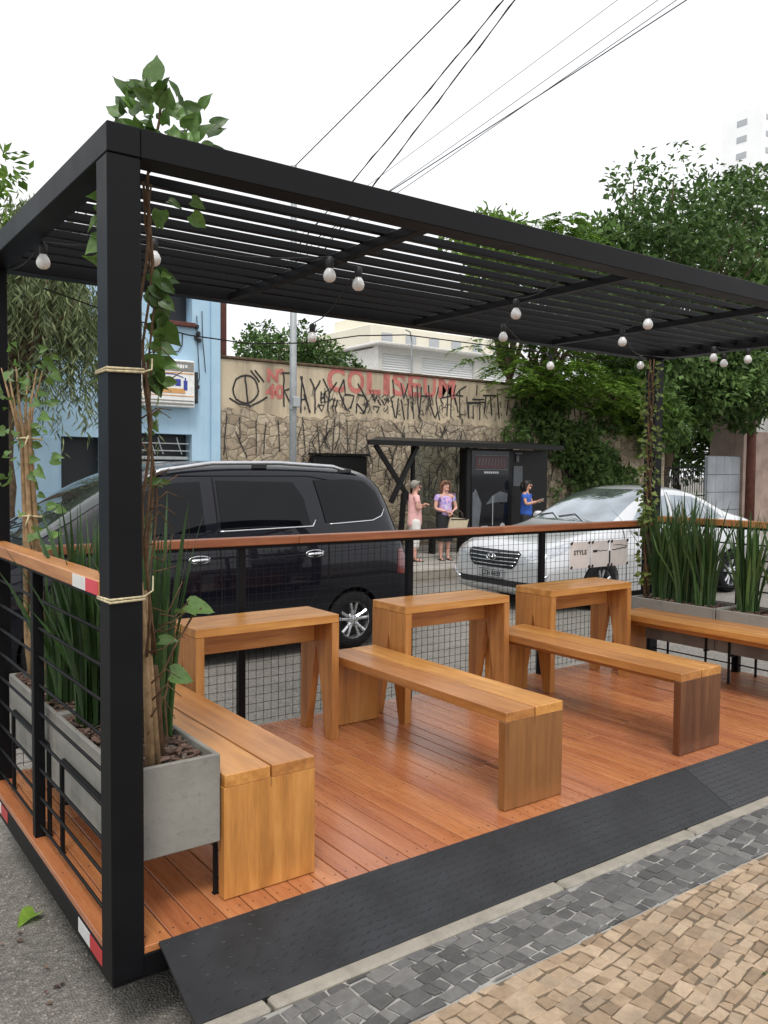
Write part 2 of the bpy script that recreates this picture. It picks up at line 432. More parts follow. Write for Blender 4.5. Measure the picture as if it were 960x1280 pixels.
def text_mesh(txt, size, bold=0., sx=1.0, res=3):
    cu = bpy.data.curves.new('lettering', 'FONT'); cu.body = txt; cu.size = size; cu.offset = bold; cu.resolution_u = res
    o = bpy.data.objects.new('lettering', cu); COL.objects.link(o)
    dg = bpy.context.evaluated_depsgraph_get(); me = bpy.data.meshes.new_from_object(o.evaluated_get(dg))
    vs = [(v.co.x*sx, v.co.y) for v in me.vertices]; fs = [tuple(p.vertices) for p in me.polygons]
    bpy.data.objects.remove(o); bpy.data.curves.remove(cu); bpy.data.meshes.remove(me)
    return vs, fs
def text_on(mb, txt, origin, U, W, size, bold=0., sx=1.0, m=0, center=False, tone=.5):
    vs, fs = text_mesh(txt, size, bold, sx); U = V(U); W = V(W); o = V(origin)
    if center:
        xs = [a for a, b in vs]; o = o-U*((min(xs)+max(xs))/2)
    mb.add([o+U*a+W*b for a, b in vs], fs, m, tone)
def ribbon(mb, pts, w, n, m=0, tone=None):
    """flat strip of width w through pts lying in the plane with normal n"""
    pts = [V(p) for p in pts]; n = V(n); vs = []; fs = []
    for i, p in enumerate(pts):
        d = (pts[min(i+1, len(pts)-1)]-pts[max(i-1, 0)]).normalized(); s_ = d.cross(n).normalized()*w/2
        vs += [p+s_, p-s_]
    for i in range(len(pts)-1): fs.append((2*i, 2*i+1, 2*i+3, 2*i+2))
    mb.add(vs, fs, m, tone)
#@@SETTING
SKY, SUN, EXPO = .15, .8, 1.1
# ------------------------------------------------------------------ setting: ground, road, pavements
ZS, ZK = -.31, -.10
g = MB(); g.add([(-400, -400, -.33), (400, -400, -.33), (400, 400, -.33), (-400, 400, -.33)], [(0, 1, 2, 3)])
tag(g.build('ground', 'asphalt'), kind='structure')
g = MB(); g.add([(-60, -.31, ZS), (90, -.31, ZS), (90, 8.3, ZS), (-60, 8.3, ZS)], [(0, 1, 2, 3)])
tag(g.build('road', 'asphalt'), kind='structure')
g = MB(); g.bx(-60, 90, 8.42, 40, -.33, ZK, .004)
tag(g.build('far_pavement', 'far_paving'), kind='structure')
g = MB()
x = -30.
while x < 60:
    L_ = random.uniform(.9, 1.15); g.bx(x+.006, x+L_-.006, 8.29, 8.418, -.33, ZK+.004+random.uniform(-.006, .004), .015); x += L_
tag(g.build('far_kerb', 'kerb'), kind='structure')
# near kerb: stone blocks
g = MB(); x = -12.2
while x < 20:
    L_ = random.uniform(.85, 1.3)
    g.box((x+L_/2, -.338, -.21), (L_-.012, .064+random.uniform(-.004, .006), .218+random.uniform(-.004, .006)), .009, 0, None, Matrix.Rotation(random.uniform(-.003, .003), 3, 'Z'))
    x += L_
tag(g.build('kerb', 'kerb'), kind='structure')
g = MB(); g.bx(-14, 22, -.66, -.372, -.33, -.1105, .002)
tag(g.build('pavement_edge_bed', 'mortar_pale'), kind='structure')
g = MB(); g.bx(-14, 22, -9, -.662, -.33, -.1085, .002)
tag(g.build('pavement_bed', 'mortar_dark'), kind='structure')
def stones(mb, x0, x1, y0, y1, du, dv, ang, gap, z, jit, hv):
    """irregular hand-cut setts: courses at angle ang, broken into random lengths"""
    ca, sa = math.cos(ang), math.sin(ang)
    cx, cy = (x0+x1)/2, (y0+y1)/2; R_ = math.hypot(x1-x0, y1-y0)/2+.2
    v = -R_; kk = 0
    wav = lambda u, v: .014*math.sin(u*2.1+v*1.3)+.008*math.sin(u*4.3-v*3.1)
    while v < R_:
        h = dv*random.uniform(.82, 1.22); u = -R_-random.random()*du
        while u < R_:
            w = du*random.choice((.62, .8, .95, 1.1, 1.4))*random.uniform(.9, 1.1)
            mx, my = cx+(u+w/2)*ca-(v+h/2)*sa, cy+(u+w/2)*sa+(v+h/2)*ca
            if x0 < mx < x1 and y0-dv*.45 < my < y1+dv*.45:
                c4 = []
                for a, b in ((u, v), (u+w, v), (u+w, v+h), (u, v+h)):
                    a2 = a+random.uniform(-jit, jit); b2 = b+wav(a, b)+random.uniform(-jit, jit)
                    c4.append(V((cx+a2*ca-b2*sa, cy+a2*sa+b2*ca, 0)))
                for p in c4: p.y = min(max(p.y, y0), y1)
                if max(p.y for p in c4)-min(p.y for p in c4) < .018: u += w; continue
                ctr = sum(c4, V((0, 0, 0)))/4
                gg = gap*random.uniform(.6, 1.5); dz = random.uniform(-hv, hv); tx = random.uniform(-.014, .014); ty = random.uniform(-.014, .014)
                vs = []
                for inset, zz in ((gg*.5, -.02), (gg*.5, -.0035), (gg*.5+.005, 0)):
                    for p in c4:
                        d = ctr-p; q = p+d.normalized()*inset*1.3
                        q.y = min(max(q.y, y0+.003), y1-.003)
                        vs.append((q.x, q.y, z+dz+zz+(q.x-ctr.x)*tx+(q.y-ctr.y)*ty))
                fs = [(8, 9, 10, 11)]
                for k in range(4):
                    l = (k+1) % 4; fs += [(k, l, l+4, k+4), (k+4, l+4, l+8, k+8)]
                mb.add(vs, fs)
            u += w
        v += h
g = MB(); stones(g, -2.5, 8.5, -.655, -.376, .072, .053, .14, .0045, -.104, .0075, .002)
tag(g.build('pavement_dark_band', 'basalt'), kind='structure')
g = MB(); stones(g, -.6, 5.6, -2.9, -.662, .074, .050, .13, .005, -.101, .0075, .0018)
stones(g, -2.6, -.6, -2.9, -.662, .074, .050, .13, .005, -.101, .0075, .0018)
stones(g, 5.6, 8.5, -2.4, -.662, .074, .050, .13, .005, -.101, .0075, .0018)
tag(g.build('pavement', 'tan_stone'), kind='structure')

# ------------------------------------------------------------------ the parklet
W_, L_, w_, HB_, HT_ = 1.91, 5.225, .104, 2.4727, 2.5629
PK = thing('parklet', (L_/2, W_/2, ZS), 'black steel pergola platform with wooden deck, wood-topped railing and slatted roof', 'parklet')
PO = tuple(PK.location)
def pk(mb, name, mat, **k): return mb.build(name, mat, PK, off=PO, **k)
# deck boards running across
b = MB(); x = .004
while x < L_-.02:
    bw = min(.098, L_-.004-x)
    cuts = [0.003] + ([random.uniform(.5, 1.4)] if random.random() < .35 else []) + [W_-.003]
    for a, c in zip(cuts, cuts[1:]): b.bx(x+.002, x+bw-.002, a+.0012, c-.0012, -.025, random.uniform(-.0008, .0006), .002)
    x += bw
for i in range(53):   # paired screw heads over the joists
    for y in (.06, .66, 1.25, W_-.06):
        for dx in (.024, .074):
            cx = .004+.098*i+dx+random.uniform(-.002, .002); cy = y+random.uniform(-.003, .003)
            if cx < L_-.02: b.add([(cx+.003*math.cos(k*PI/3), cy+.003*math.sin(k*PI/3), .0012) for k in range(6)]+[(cx+.003*math.cos(k*PI/3), cy+.003*math.sin(k*PI/3), -.004) for k in range(6)], [(0, 1, 2, 3, 4, 5)]+[(k+6, (k+1) % 6+6, (k+1) % 6, k) for k in range(6)], 1)
pk(b, 'deck', ['deck', 'joint_dark'])
b = MB(); b.bx(0.004, L_-.004, .004, W_-.004, -.06, -.026, .002)
for x in (0.0025, L_-.0525): b.bx(x, x+.05, .0025, W_-.0025, -.105, -.027, .003)
for y in (.0035, W_-.0535): b.bx(.052, L_-.052, y, y+.05, -.105, -.0272, .003)
for x in (1.3, 2.6, 3.9): b.bx(x-.03, x+.03, .06, W_-.06, -.10, -.061, .003)
pk(b, 'underframe', 'steel')
# corner posts
for x in (0, L_-w_):
    for y in (0, W_-w_):
        b = MB(); b.bx(x, x+w_, y, y+w_, -.092, HB_-.002, .004)
        pk(b, 'post', 'steel')
# ring beam of the roof
def beam(x0, x1, y0, y1):
    b = MB(); b.bx(x0, x1, y0, y1, HB_, HT_, .003); return pk(b, 'roof_beam', 'steel')
beam(w_+.001, L_-w_-.001, 0, w_); beam(w_+.001, L_-w_-.001, W_-w_, W_); beam(0, w_, 0, W_); beam(L_-w_, L_, 0, W_)
for x in (1.29, 2.6, 3.91):
    b = MB(); b.bx(x-.025, x+.025, w_+.001, W_-w_-.001, HB_+.002, HB_+.042, .002); pk(b, 'cross_beam', 'steel')
for k in range(11):
    y = .2075+.15*k
    b = MB(); b.bx(w_+.001, L_-w_-.001, y-.016, y+.016, HB_+.0435, HB_+.076, .002); pk(b, 'roof_slat', 'steel')
# rails with balusters, rods and mesh
ZRB, ZRL = 1.135, 1.172
b = MB()
cut = [.105, 1.72, 3.4, L_-.105]
for a, c in zip(cut, cut[1:]): b.bx(a+.0006, c-.0006, 1.805, 1.895, ZRB-.046, ZRB, .004)
pk(b, 'hand_rail', 'rail_x')
b = MB(); b.bx(.105, L_-.105, 1.83, 1.87, ZRB-.066, ZRB-.047, .002); pk(b, 'rail_bar', 'steel')
for x in (1.362, 2.594, 3.854):
    b = MB(); b.bx(x-.021, x+.021, 1.838, 1.878, .001, ZRB-.067, .002); pk(b, 'baluster', 'steel')
def side(x0, x1, xr, xm):
    b = MB(); b.bx(x0, x1, w_+.001, W_-w_-.001, ZRL-.05, ZRL, .004); pk(b, 'hand_rail', 'rail_y')
    b = MB(); b.bx(x0+.02, x1-.02, w_+.001, W_-w_-.001, ZRL-.068, ZRL-.051, .002); pk(b, 'rail_bar', 'steel')
    b = MB(); b.bx(xr-.021, xr+.021, 1.03, 1.072, -.02, ZRL-.069, .002); pk(b, 'baluster', 'steel')
    for k in range(9):
        z = .055+.117*k
        b = MB(); b.tube([(xr, w_, z), (xr, W_-w_, z)], .0062, 6); pk(b, 'rod', 'steel_soft', smooth=True)
side(-.002, .082, .041, 0); side(L_-.082, L_+.002, L_-.041, 0)
b = MB()
for i in range(int((L_-.23)/.05)+1):
    x = .115+.05*i; b.tube([(x, 1.866, .03), (x, 1.866, ZRB-.067)], .0016, 4, cap=False)
for k in range(21):
    z = .045+.05*k; b.tube([(.105, 1.8692, z), (L_-.105, 1.8692, z)], .0016, 4, cap=False)
pk(b, 'wire_mesh', 'steel_soft')
# stickers, reflectors, rope ties, wheels
b = MB(); b.bx(-.0035, -.0021, .24, .385, 1.124, 1.168, .0003); pk(b, 'white_sticker', 'off_white')
b = MB(); b.bx(-.0035, -.0021, .108, .238, 1.124, 1.168, .0003); pk(b, 'red_sticker', 'red_sticker')
for ya, yb in ((.105, .365), (1.45, 1.71)):
    ym = (ya+yb)/2
    b = MB(); b.bx(.0004, .0023, ym+.001, yb, -.080, -.030, .0004); pk(b, 'white_reflector', 'white_tape')
    b = MB(); b.bx(.0004, .0023, ya, ym-.001, -.080, -.030, .0004); pk(b, 'red_reflector', 'red_tape')
for z in (1.115, 1.82):
    b = MB(); e = .004; q = [(-e, -e), (w_+e, -e), (w_+e, w_+e), (-e, w_+e), (-e, -e)]
    b.tube([(a, c, z+.004*math.sin(i*2.2)) for i, (a, c) in enumerate(q)], .0042, 6)
    b.tube([(a, c, z+.009+.003*math.sin(i*1.7)) for i, (a, c) in enumerate(q)], .0038, 6)
    b.tube([(w_+e, .02, z+.005), (w_+.05, .05, z+.02), (w_+.07, .10, z+.06)], .003, 5)
    pk(b, 'rope_tie', 'rope', smooth=True)
for x, y in ((.16, .42), (.16, 1.5), (L_-.16, .42), (L_-.16, 1.5)):
    b = MB(); r = .07
    b.lathe([(.03, -.03), (r-.012, -.032), (r, -.02), (r, .02), (r-.012, .032), (.03, .03)], (x, y, ZS+r), 'x', 20)
    pk(b, 'wheel', 'tyre', smooth=True)
    b = MB(); b.bx(x-.05, x+.05, y-.04, y+.04, ZS+.135, -.062, .004); b.bx(x-.045, x-.036, y-.02, y+.02, ZS+.05, ZS+.14, .002); b.bx(x+.036, x+.045, y-.02, y+.02, ZS+.05, ZS+.14, .002)
    b.lathe([(.0, -.05), (.014, -.05), (.014, .05), (0, .05)], (x, y, ZS+.07), 'x', 10)
    pk(b, 'caster_fork', 'steel')

# ------------------------------------------------------------------ ramps
def ramp_plate(x0a, x1a, x0b, x1b, mat, label):
    """top edge x0a..x1a on the deck edge, lower edge x0b..x1b on the kerb"""
    T, Bm = V((0, -.001, .004)), V((0, -.318, -.0955))
    b = MB(); n = V((0, -.0995, .317)).normalized()
    def P(u, v, h=0):
        xa = x0a+(x1a-x0a)*u; xb = x0b+(x1b-x0b)*u
        p = T.lerp(Bm, v); return V((xa+(xb-xa)*v, p.y, p.z))+n*h
    vs = []; nu = 24
    for h in (0, -.010):
        for i in range(nu+1):
            for v in (0, 1): vs.append(P(i/nu, v, h+.0012*math.sin(i*1.3)*v))
    o2 = 2*(nu+1); fs = []
    for i in range(nu):
        fs.append((2*i, 2*i+1, 2*i+3, 2*i+2)); fs.append((o2+2*i, o2+2*i+2, o2+2*i+3, o2+2*i+1))
        fs.append((2*i, 2*i+2, o2+2*i+2, o2+2*i)); fs.append((2*i+1, o2+2*i+1, o2+2*i+3, 2*i+3))
    fs.append((0, o2, o2+1, 1)); fs.append((2*nu, 2*nu+1, o2+2*nu+1, o2+2*nu))
    b.add(vs, fs)
    # raised tread lozenges, alternating directions
    Lr = x1a-x0a; nx = int(Lr/.034); ny = 10
    for i in range(nx):
        for j in range(ny):
            u = (i+.6)/(nx+.2)+(.25/nx if j % 2 else 0); v = (j+.6)/(ny+.2)
            if u > .99 or (random.random() < .75-u*4 if Lr > 2.5 else False): continue
            ang = .32 if (i+j) % 2 else -.32
            ln, wd = .0150, .0042
            du, dv = math.cos(ang), math.sin(ang)
            q = []
            for a, c, h in ((-ln, 0, .0), (0, -wd, .0), (ln, 0, .0), (0, wd, .0), (-ln*.5, 0, .0024), (ln*.5, 0, .0024)):
                xx = a*du-c*dv; yy = a*dv+c*du
                q.append(P(u+xx/Lr, v+yy/.332, h+.0003+.0012*math.sin(u*nu*1.3)*v))
            b.add(q, [(0, 1, 4), (1, 5, 4), (1, 2, 5), (2, 3, 5), (3, 4, 5), (3, 0, 4)], 1)
    o = b.build('ramp', [mat, 'tread']); tag(o, label, 'ramp', 'ramps along the deck edge'); return o
ramp_plate(.150, 2.965, .140, 2.90, 'rubber', 'long dark tread-plate ramp in front of the planter and the first bench')
ramp_plate(2.969, 5.215, 2.904, 5.215, 'rubber_pale', 'slightly paler tread-plate ramp beyond the diagonal joint')

# ------------------------------------------------------------------ benches and tables
def make_bench(endmat, first=False):
    wd, ln, h, t = .3745, 1.54, .45, .046
    r = thing('bench', (0, 0, 0), 'x', 'bench', 'slab benches on the deck')
    b = MB()
    for sx in (-1, 1): b.box((sx*(wd/4+.0004), 0, h-t/2), (wd/2-.0065, ln, t), .0025)
    b.build('seat', 'bench_y', r)
    for sy in (-1, 1):
        b = MB()
        b.box((0, sy*(ln/2-t/2-.0005), (h-t)/2+.001), (wd-.0008, t-.001, h-t-.001), .0022)
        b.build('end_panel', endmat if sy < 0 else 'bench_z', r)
    b = MB(); b.box((0, 0, h-t-.031), (.05, ln-2*t-.004, .06), .002); b.build('stretcher', 'bench_y', r)
    # small dark joint plug at the front end of the seam
    b = MB(); b.box((0, -ln/2-.0002, h-t-.012), (.005, .002, .034), .0004); b.build('joint_spline', 'olive_z', r)
    return r
BY = .118+.77
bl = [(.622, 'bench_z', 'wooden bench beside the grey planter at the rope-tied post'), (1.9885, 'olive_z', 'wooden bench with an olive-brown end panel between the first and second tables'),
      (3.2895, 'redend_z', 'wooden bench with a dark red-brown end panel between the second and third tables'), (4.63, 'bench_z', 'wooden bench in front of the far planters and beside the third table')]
for x, e, lab in bl:
    r = make_bench(e); r.location = (x, BY, .0012); r['label'] = lab
def make_table():
    LX, DY, H, t = .8626, .345, .7136, .046
    r = thing('side_table', (0, 0, 0), 'x', 'table', 'narrow tables at the back railing')
    b = MB()
    for sy in (-1, 1): b.box((0, sy*(DY/4), H-t/2), (LX, DY/2-.0012, t), .0025)
    b.build('table_top', 'bench_x', r)
    for sx in (-1, 1):
        b = MB(); hz = H-t-.001; ft = .062; ap = .53
        poly = [(-DY/2, 0.), (-DY/2+ft, 0.), (0, ap), (DY/2-ft, 0.), (DY/2, 0.), (DY/2, hz), (-DY/2, hz)]
        # build as two convex halves so that faces stay clean
        x0, x1 = sorted((sx*(LX/2-.0005), sx*(LX/2-t)))
        b.prism([(-DY/2, 0.), (-DY/2+ft, 0.), (0, ap), (0, hz), (-DY/2, hz)], x0, x1, 'yz')
        b.prism([(DY/2, 0.), (DY/2, hz), (0.0006, hz), (0.0006, ap), (DY/2-ft, 0.)], x0, x1, 'yz')
        b.build('leg_panel', 'bench_z', r, fix=True)
    b = MB(); b.box((0, .03, H-t-.066), (LX-2*t-.003, .03, .13), .002); b.build('apron', 'bench_x', r)
    return r
tp = make_table()
for i, (x, lab) in enumerate(((.891, 'V-legged wooden table beside the planter plants, farthest from the sedan'), (2.2288, 'V-legged wooden table between the two free-standing benches'),
                        (3.4902, 'V-legged wooden table in front of the silver sedan, beside the far planters'))):
    r = tp if i == 0 else copy_tree(tp)
    r.location = (x+.4313, 1.587, .0012); r['label'] = lab

# ------------------------------------------------------------------ planters
def make_planter(x0, y0, y1, label):
    x1 = x0+.345; z0, z1 = .215, .53; t = .018
    r = thing('planter', ((x0+x1)/2, (y0+y1)/2, .001), label, 'planter', 'cement planters on the deck'); off = tuple(r.location)
    b = MB()
    b.bx(x0, x1, y0, y0+t, z0, z1, .004); b.bx(x0, x1, y1-t, y1, z0, z1, .004)
    b.bx(x0, x0+t, y0+t+.0005, y1-t-.0005, z0, z1, .004); b.bx(x1-t, x1, y0+t+.0005, y1-t-.0005, z0, z1, .004)
    b.bx(x0+t, x1-t, y0+t, y1-t, z0, z0+.02, .003); b.bx(x0+t+.001, x1-t-.001, y0+t+.001, y1-t-.001, z1-.055, z1-.035, .002)
    b.build('box', 'planter', r, off=off)
    for xs in (x0-.0075, x1+.0075):
        b = MB(); ya, yb = y0+.06, y1-.12
        b.tube([(xs, ya, .0015), (xs, ya, .365), (xs, ya+.02, .38), (xs, yb-.02, .38), (xs, yb, .365), (xs, yb, .0015)], .0095, 6)
        for y in (ya, yb): b.bx(xs-.011, xs+.011, y-.011, y+.011, .0005, .005, .001)
        b.build('leg', 'steel_soft', r, off=off)
    for y in (y0+.075, y1-.135):
        b = MB(); b.bx(x0-.006, x1+.006, y-.008, y+.008, z0-.0165, z0-.0005, .002); b.build('cross_bar', 'steel_soft', r, off=off)
    # bark chips
    c = MB()
    for k in range(int(620*(y1-y0)/.82)):
        p = (random.uniform(x0+t+.012, x1-t-.012), random.uniform(y0+t+.012, y1-t-.012), z1-.034+random.random()**2*.03)
        R = Matrix.Rotation(random.uniform(0, 6.3), 3, 'Z') @ Matrix.Rotation(random.uniform(-.5, .5), 3, 'X') @ Matrix.Rotation(random.uniform(-.4, .4), 3, 'Y')
        c.box(p, (random.uniform(.018, .046), random.uniform(.010, .022), random.uniform(.004, .010)), .002, 0, None, R)
    tag(c.build('bark_mulch', 'chip'), 'brown bark mulch filling the ' + label, 'mulch', None, 'stuff')
    return r
make_planter(.082, .13, .948, 'grey cement planter nearest the rope-tied post')
make_planter(.082, .958, 1.77, 'grey cement planter in the corner behind the rope-tied post')
make_planter(L_-.427, .13, .998, 'grey cement planter behind the far bench, cut off by the photo edge')
make_planter(L_-.427, 1.008, 1.77, 'grey cement planter beside the vine-wrapped far post')

# ------------------------------------------------------------------ festoon bulbs
def festoon(pts, label):
    r = thing('string_lights', (pts[0][0], pts[0][1], HB_), label, 'string lights', 'bulb strings under the pergola'); off = tuple(r.location)
    zc = HB_-.01
    c = MB(); path = []
    for i, p in enumerate(pts):
        if p[2]: path.append((p[0], p[1], p[2]+.075))
        else: path.append((p[0], p[1], zc))
        if i+1 < len(pts):
            q = pts[i+1]; a = V(path[-1]); bq = V((q[0], q[1], q[2]+.075 if q[2] else zc))
            for t in (.25, .5, .75):
                s_ = a.lerp(bq, t); s_.z -= .05*math.sin(t*PI)*min(1, (bq-a).length); path.append(tuple(s_))
    c.tube(path, .0035, 5); c.build('cable', 'cable', r, off=off)
    for x, y, z in pts:
        if not z: continue
        s = MB(); s.lathe([(0, .076), (.010, .075), (.017, .066), (.018, .028), (.015, .024)], (x, y, z), 'z', 10)
        b = MB(); b.lathe([(.012, .030), (.015, .022), (.024, .008), (.0285, -.006), (.0285, -.014), (.024, -.026), (.014, -.034), (0, -.036)], (x, y, z), 'z', 14)
        o = b.build('bulb', 'bulb', r, True, off)
        so = s.build('socket', 'dark_plastic', o, True, off); so.location = (0, 0, 0)
Z = 2.385
festoon([(.1, 1.75, 0), (.102, 1.138, Z), (.447, .80, Z), (1.168, .607, Z), (1.365, .673, Z), (1.80, 1.80, 2.325)], 'bulb string hanging nearest the rope-tied post')
festoon([(2.3, .3, 0), (2.439, .741, Z), (2.932, 1.349, Z), (3.84, 1.79, 2.32)], 'bulb string under the middle of the slatted roof')
festoon([(3.1, .2, 0), (3.251, .498, Z), (3.665, 1.004, Z), (4.72, 1.66, Z-.005), (5.13, 1.2, Z), (4.79, 1.069, Z), (5.06, .96, Z)], 'bulb string under the roof end above the far planters')
c = MB(); pts = []
for t in range(13):
    u = t/12; pts.append((.3+4.6*u, 1.925, 2.43-.17*math.sin(min(u*2.2, 1)*PI)*(1 if u < .46 else .2)))
c.tube(pts, .004, 5)
tag(c.build('hanging_cable', 'cable'), 'thin black cable sagging along the back roof beam', 'cable')
# plaques wired to the back mesh
for xa, xb, lab, seed in ((4.17, 4.40, 'pale plaque with one bold dark word, first of three clipped to the back mesh', 1), (4.415, 4.632, 'pale plaque with a short dark line, middle of three clipped to the back mesh', 2),
                    (4.648, 4.87, 'pale plaque with a thin curved line, nearest the vine-wrapped post', 3)):
    r = thing('mesh_plaque', ((xa+xb)/2, 1.86, .775), lab, 'plaque', 'plaques on the back mesh'); off = tuple(r.location)
    b = MB(); b.bx(xa, xb, 1.856, 1.862, .775, .985, .002); b.build('board', 'plaque', r, off=off)
    t = MB(); y = 1.8548
    if seed == 1: text_on(t, 'STYLE', ((xa+xb)/2, y, .885), (1, 0, 0), (0, 0, 1), .05, .0015, 1.15, center=True)
    else:
        ribbon(t, [(xa+.02+(xb-xa-.04)*q/8, y, .905+.004*math.sin(q*2.6)-(0 if seed == 2 else -.002*q)) for q in range(9)], .007 if seed == 3 else .005, (0, 1, 0))
        if seed == 2: ribbon(t, [(xa+.02, y-.0006, .905), (xa+.07, y-.0006, .906)], .02, (0, 1, 0))
        else: ribbon(t, [(xa+.03, y-.0006, .945), (xa+.12, y-.0006, .945), (xb-.01, y-.0006, .93)], .004, (0, 1, 0))
    t.build('marking', 'black_cloth', r, off=off)
    for x in (xa+.012, xb-.012):
        for z in (.785, .975):
            c = MB(); c.box((x, 1.853, z), (.02, .008, .016), .002); c.box((x+.004, 1.851, z+.008), (.012, .008, .014), .002); c.build('clip', 'dark_plastic', r, off=off)
c = MB(); c.bx(4.633, 4.647, 1.853, 1.859, .80, .90, .001)  # black bar standing for a small dark slot
tag(c.build('mesh_slot', 'dark_plastic'), 'short black upright latch between the middle and last plaque', 'slot')
# ------------------------------------------------------------------ cars
def loft(stations, nsub=2):
    """stations: (x, zb, zbelt, ztop, wb, wm, wt, wr); returns a subdivided closed car shell"""
    secs = []
    for x, zb, zl, zt, wb, wm, wt, wr in stations:
        h = zt-zl
        half = [(0, zb), (wb*.7, zb), (wb, zb+.03), (wm, zb+.42*(zl-zb)), (wm*.995, zb+.75*(zl-zb)), (wt, zl), (wt+(wr-wt)*.55, zl+h*.5), (wr, zt-h*.10-.015), (wr*.72, zt-.002), (0, zt+.012)]
        full = [(x, y, z) for y, z in half]+[(x, -y, z) for y, z in half[-2:0:-1]]
        secs.append(full)
    n = len(secs[0]); vs = [p for s in secs for p in s]; fs = []
    for i in range(len(secs)-1):
        for k in range(n):
            a = i*n+k; b = i*n+(k+1) % n; fs.append((a, a+n, b+n, b))
    # end caps as strips of quads between the two halves
    for base, flip in ((0, False), ((len(secs)-1)*n, True)):
        for k in range(n//2):
            a, b, c, d = base+k, base+k+1, base+(n-k-1) % n, base+(n-k) % n
            q = [a, b, c, d] if k > 0 else [base, base+1, base+n-1]
            fs.append(tuple(dict.fromkeys(q if not flip else q[::-1])))
    me = bpy.data.meshes.new('shell'); me.from_pydata(vs, [], fs); me.update()
    bm = bmesh.new(); bm.from_mesh(me); bmesh.ops.recalc_face_normals(bm, faces=bm.faces); bm.to_mesh(me); bm.free()
    o = bpy.data.objects.new('shell', me); COL.objects.link(o)
    cr = me.attributes.new('crease_edge', 'FLOAT', 'EDGE'); nn_ = len(secs[0])
    for e in me.edges:
        a, c = e.vertices; ka, kc = a % nn_, c % nn_
        if ka == kc: cr.data[e.index].value = {2: .55, 5: .45, 7: .25}.get(min(ka, nn_-ka), 0.)
    m = o.modifiers.new('s', 'SUBSURF'); m.levels = m.render_levels = nsub
    return o
def bake(o):
    dg = bpy.context.evaluated_depsgraph_get(); return bpy.data.meshes.new_from_object(o.evaluated_get(dg))
class Car:
    def __init__(s, name, loc, label, cat, stations, paintmat, wheels, wr_, center_w, lift=.06, rimk=.66):
        loc = (loc[0], loc[1], loc[2]+lift); s.lift = lift; s.rimk = rimk
        s.root = thing(name, loc, label, cat); s.paint = paintmat; s.mp = M[paintmat]
        sh = loft(stations); me = bake(sh); bpy.data.objects.remove(sh)
        bm = bmesh.new(); bm.from_mesh(me); s.bvh = BVHTree.FromBMesh(bm); bm.free()
        me.materials.clear(); me.materials.append(s.mp); me.materials.append(M['dark_plastic'])
        body = bpy.data.objects.new('body', me); COL.objects.link(body); s.body = body
        # wheel arches cut out of the shell
        cut = MB()
        for x in wheels:
            for sg in (-1, 1):
                cut.lathe([(0, -.20), (wr_*1.12, -.20), (wr_*1.12, .3), (0, .3)], (x, sg*(center_w-.05), wr_-lift), 'y', 40, 1)
        c = cut.build('cutter', [paintmat, 'dark_plastic'], fix=True)
        m = body.modifiers.new('b', 'BOOLEAN'); m.object = c; m.operation = 'DIFFERENCE'; m.solver = 'EXACT'
        me2 = bake(body); body.modifiers.clear(); body.data = me2; bpy.data.objects.remove(c)
        me2.polygons.foreach_set('use_smooth', [True]*len(me2.polygons)); me2.materials.clear(); me2.materials.append(s.mp); me2.materials.append(M['dark_plastic'])
        at_ = me2.attributes.get('tone') or me2.attributes.new('tone', 'FLOAT', 'FACE')
        body.parent = s.root; shade_auto(body, 38)
        for x in wheels:
            for sg in (-1, 1): s.wheel(x, sg*(center_w-.115), wr_, sg)
    def wheel(s, x, y, r, sg):
        w = .105; rr = r*s.rimk; zc = r-s.lift
        b = MB(); b.lathe([(rr-.01, -w), (rr+.01, -w-.004), (r-.03, -w), (r-.006, -w*.72), (r, -w*.3), (r, w*.3), (r-.006, w*.72), (r-.03, w), (rr+.01, w+.004), (rr-.01, w), (rr-.03, 0), (rr-.01, -w)], (x, y, zc), 'y', 36)
        t = b.build('wheel', 'tyre', s.root, True)
        a = MB(); f = sg
        a.lathe([(rr+.004, f*(w-.002)), (rr-.012, f*(w-.004)), (rr-.022, f*(w-.025)), (rr-.03, f*.02), (rr-.03, -f*.06)], (x, y, zc), 'y', 36)
        for k in range(5):
            for d in (-.17, .17):
                an = 2*PI*k/5+d+.3; an2 = 2*PI*k/5+d*1.25+.3
                p0 = V((x+.05*math.cos(an), y+f*(w-.03), zc+.05*math.sin(an))); p1 = V((x+(rr-.02)*math.cos(an2), y+f*(w-.014), zc+(rr-.02)*math.sin(an2)))
                a.tube([p0, p0.lerp(p1, .5)+V((0, f*.006, 0)), p1], [.022, .017, .020], 6)
        a.lathe([(0, f*(w-.012)), (.05, f*(w-.014)), (.07, f*(w-.03)), (.07, f*.02)], (x, y, zc), 'y', 18)
        o = a.build('rim', 'alloy', t, fix=True); shade_auto(o, 40)
        d = MB(); d.lathe([(0, f*.02), (rr-.04, f*.02), (rr-.04, f*.0), (0, 0)], (x, y, zc), 'y', 24); d.build('brake_disc', 'dark_plastic', t, fix=True)
    def hit(s, p, axis):
        a, b = p
        if axis == 'L': o, d = V((a, -4, b)), V((0, 1, 0))
        elif axis == 'R': o, d = V((a, 4, b)), V((0, -1, 0))
        elif axis == 'F': o, d = V((-4, a, b)), V((1, 0, 0))
        elif axis == 'B': o, d = V((9, a, b)), V((-1, 0, 0))
        else: o, d = V((a, b, 5)), V((0, 0, -1))
        h = s.bvh.ray_cast(o, d)
        return (h[0], h[1]) if h[0] is not None else None
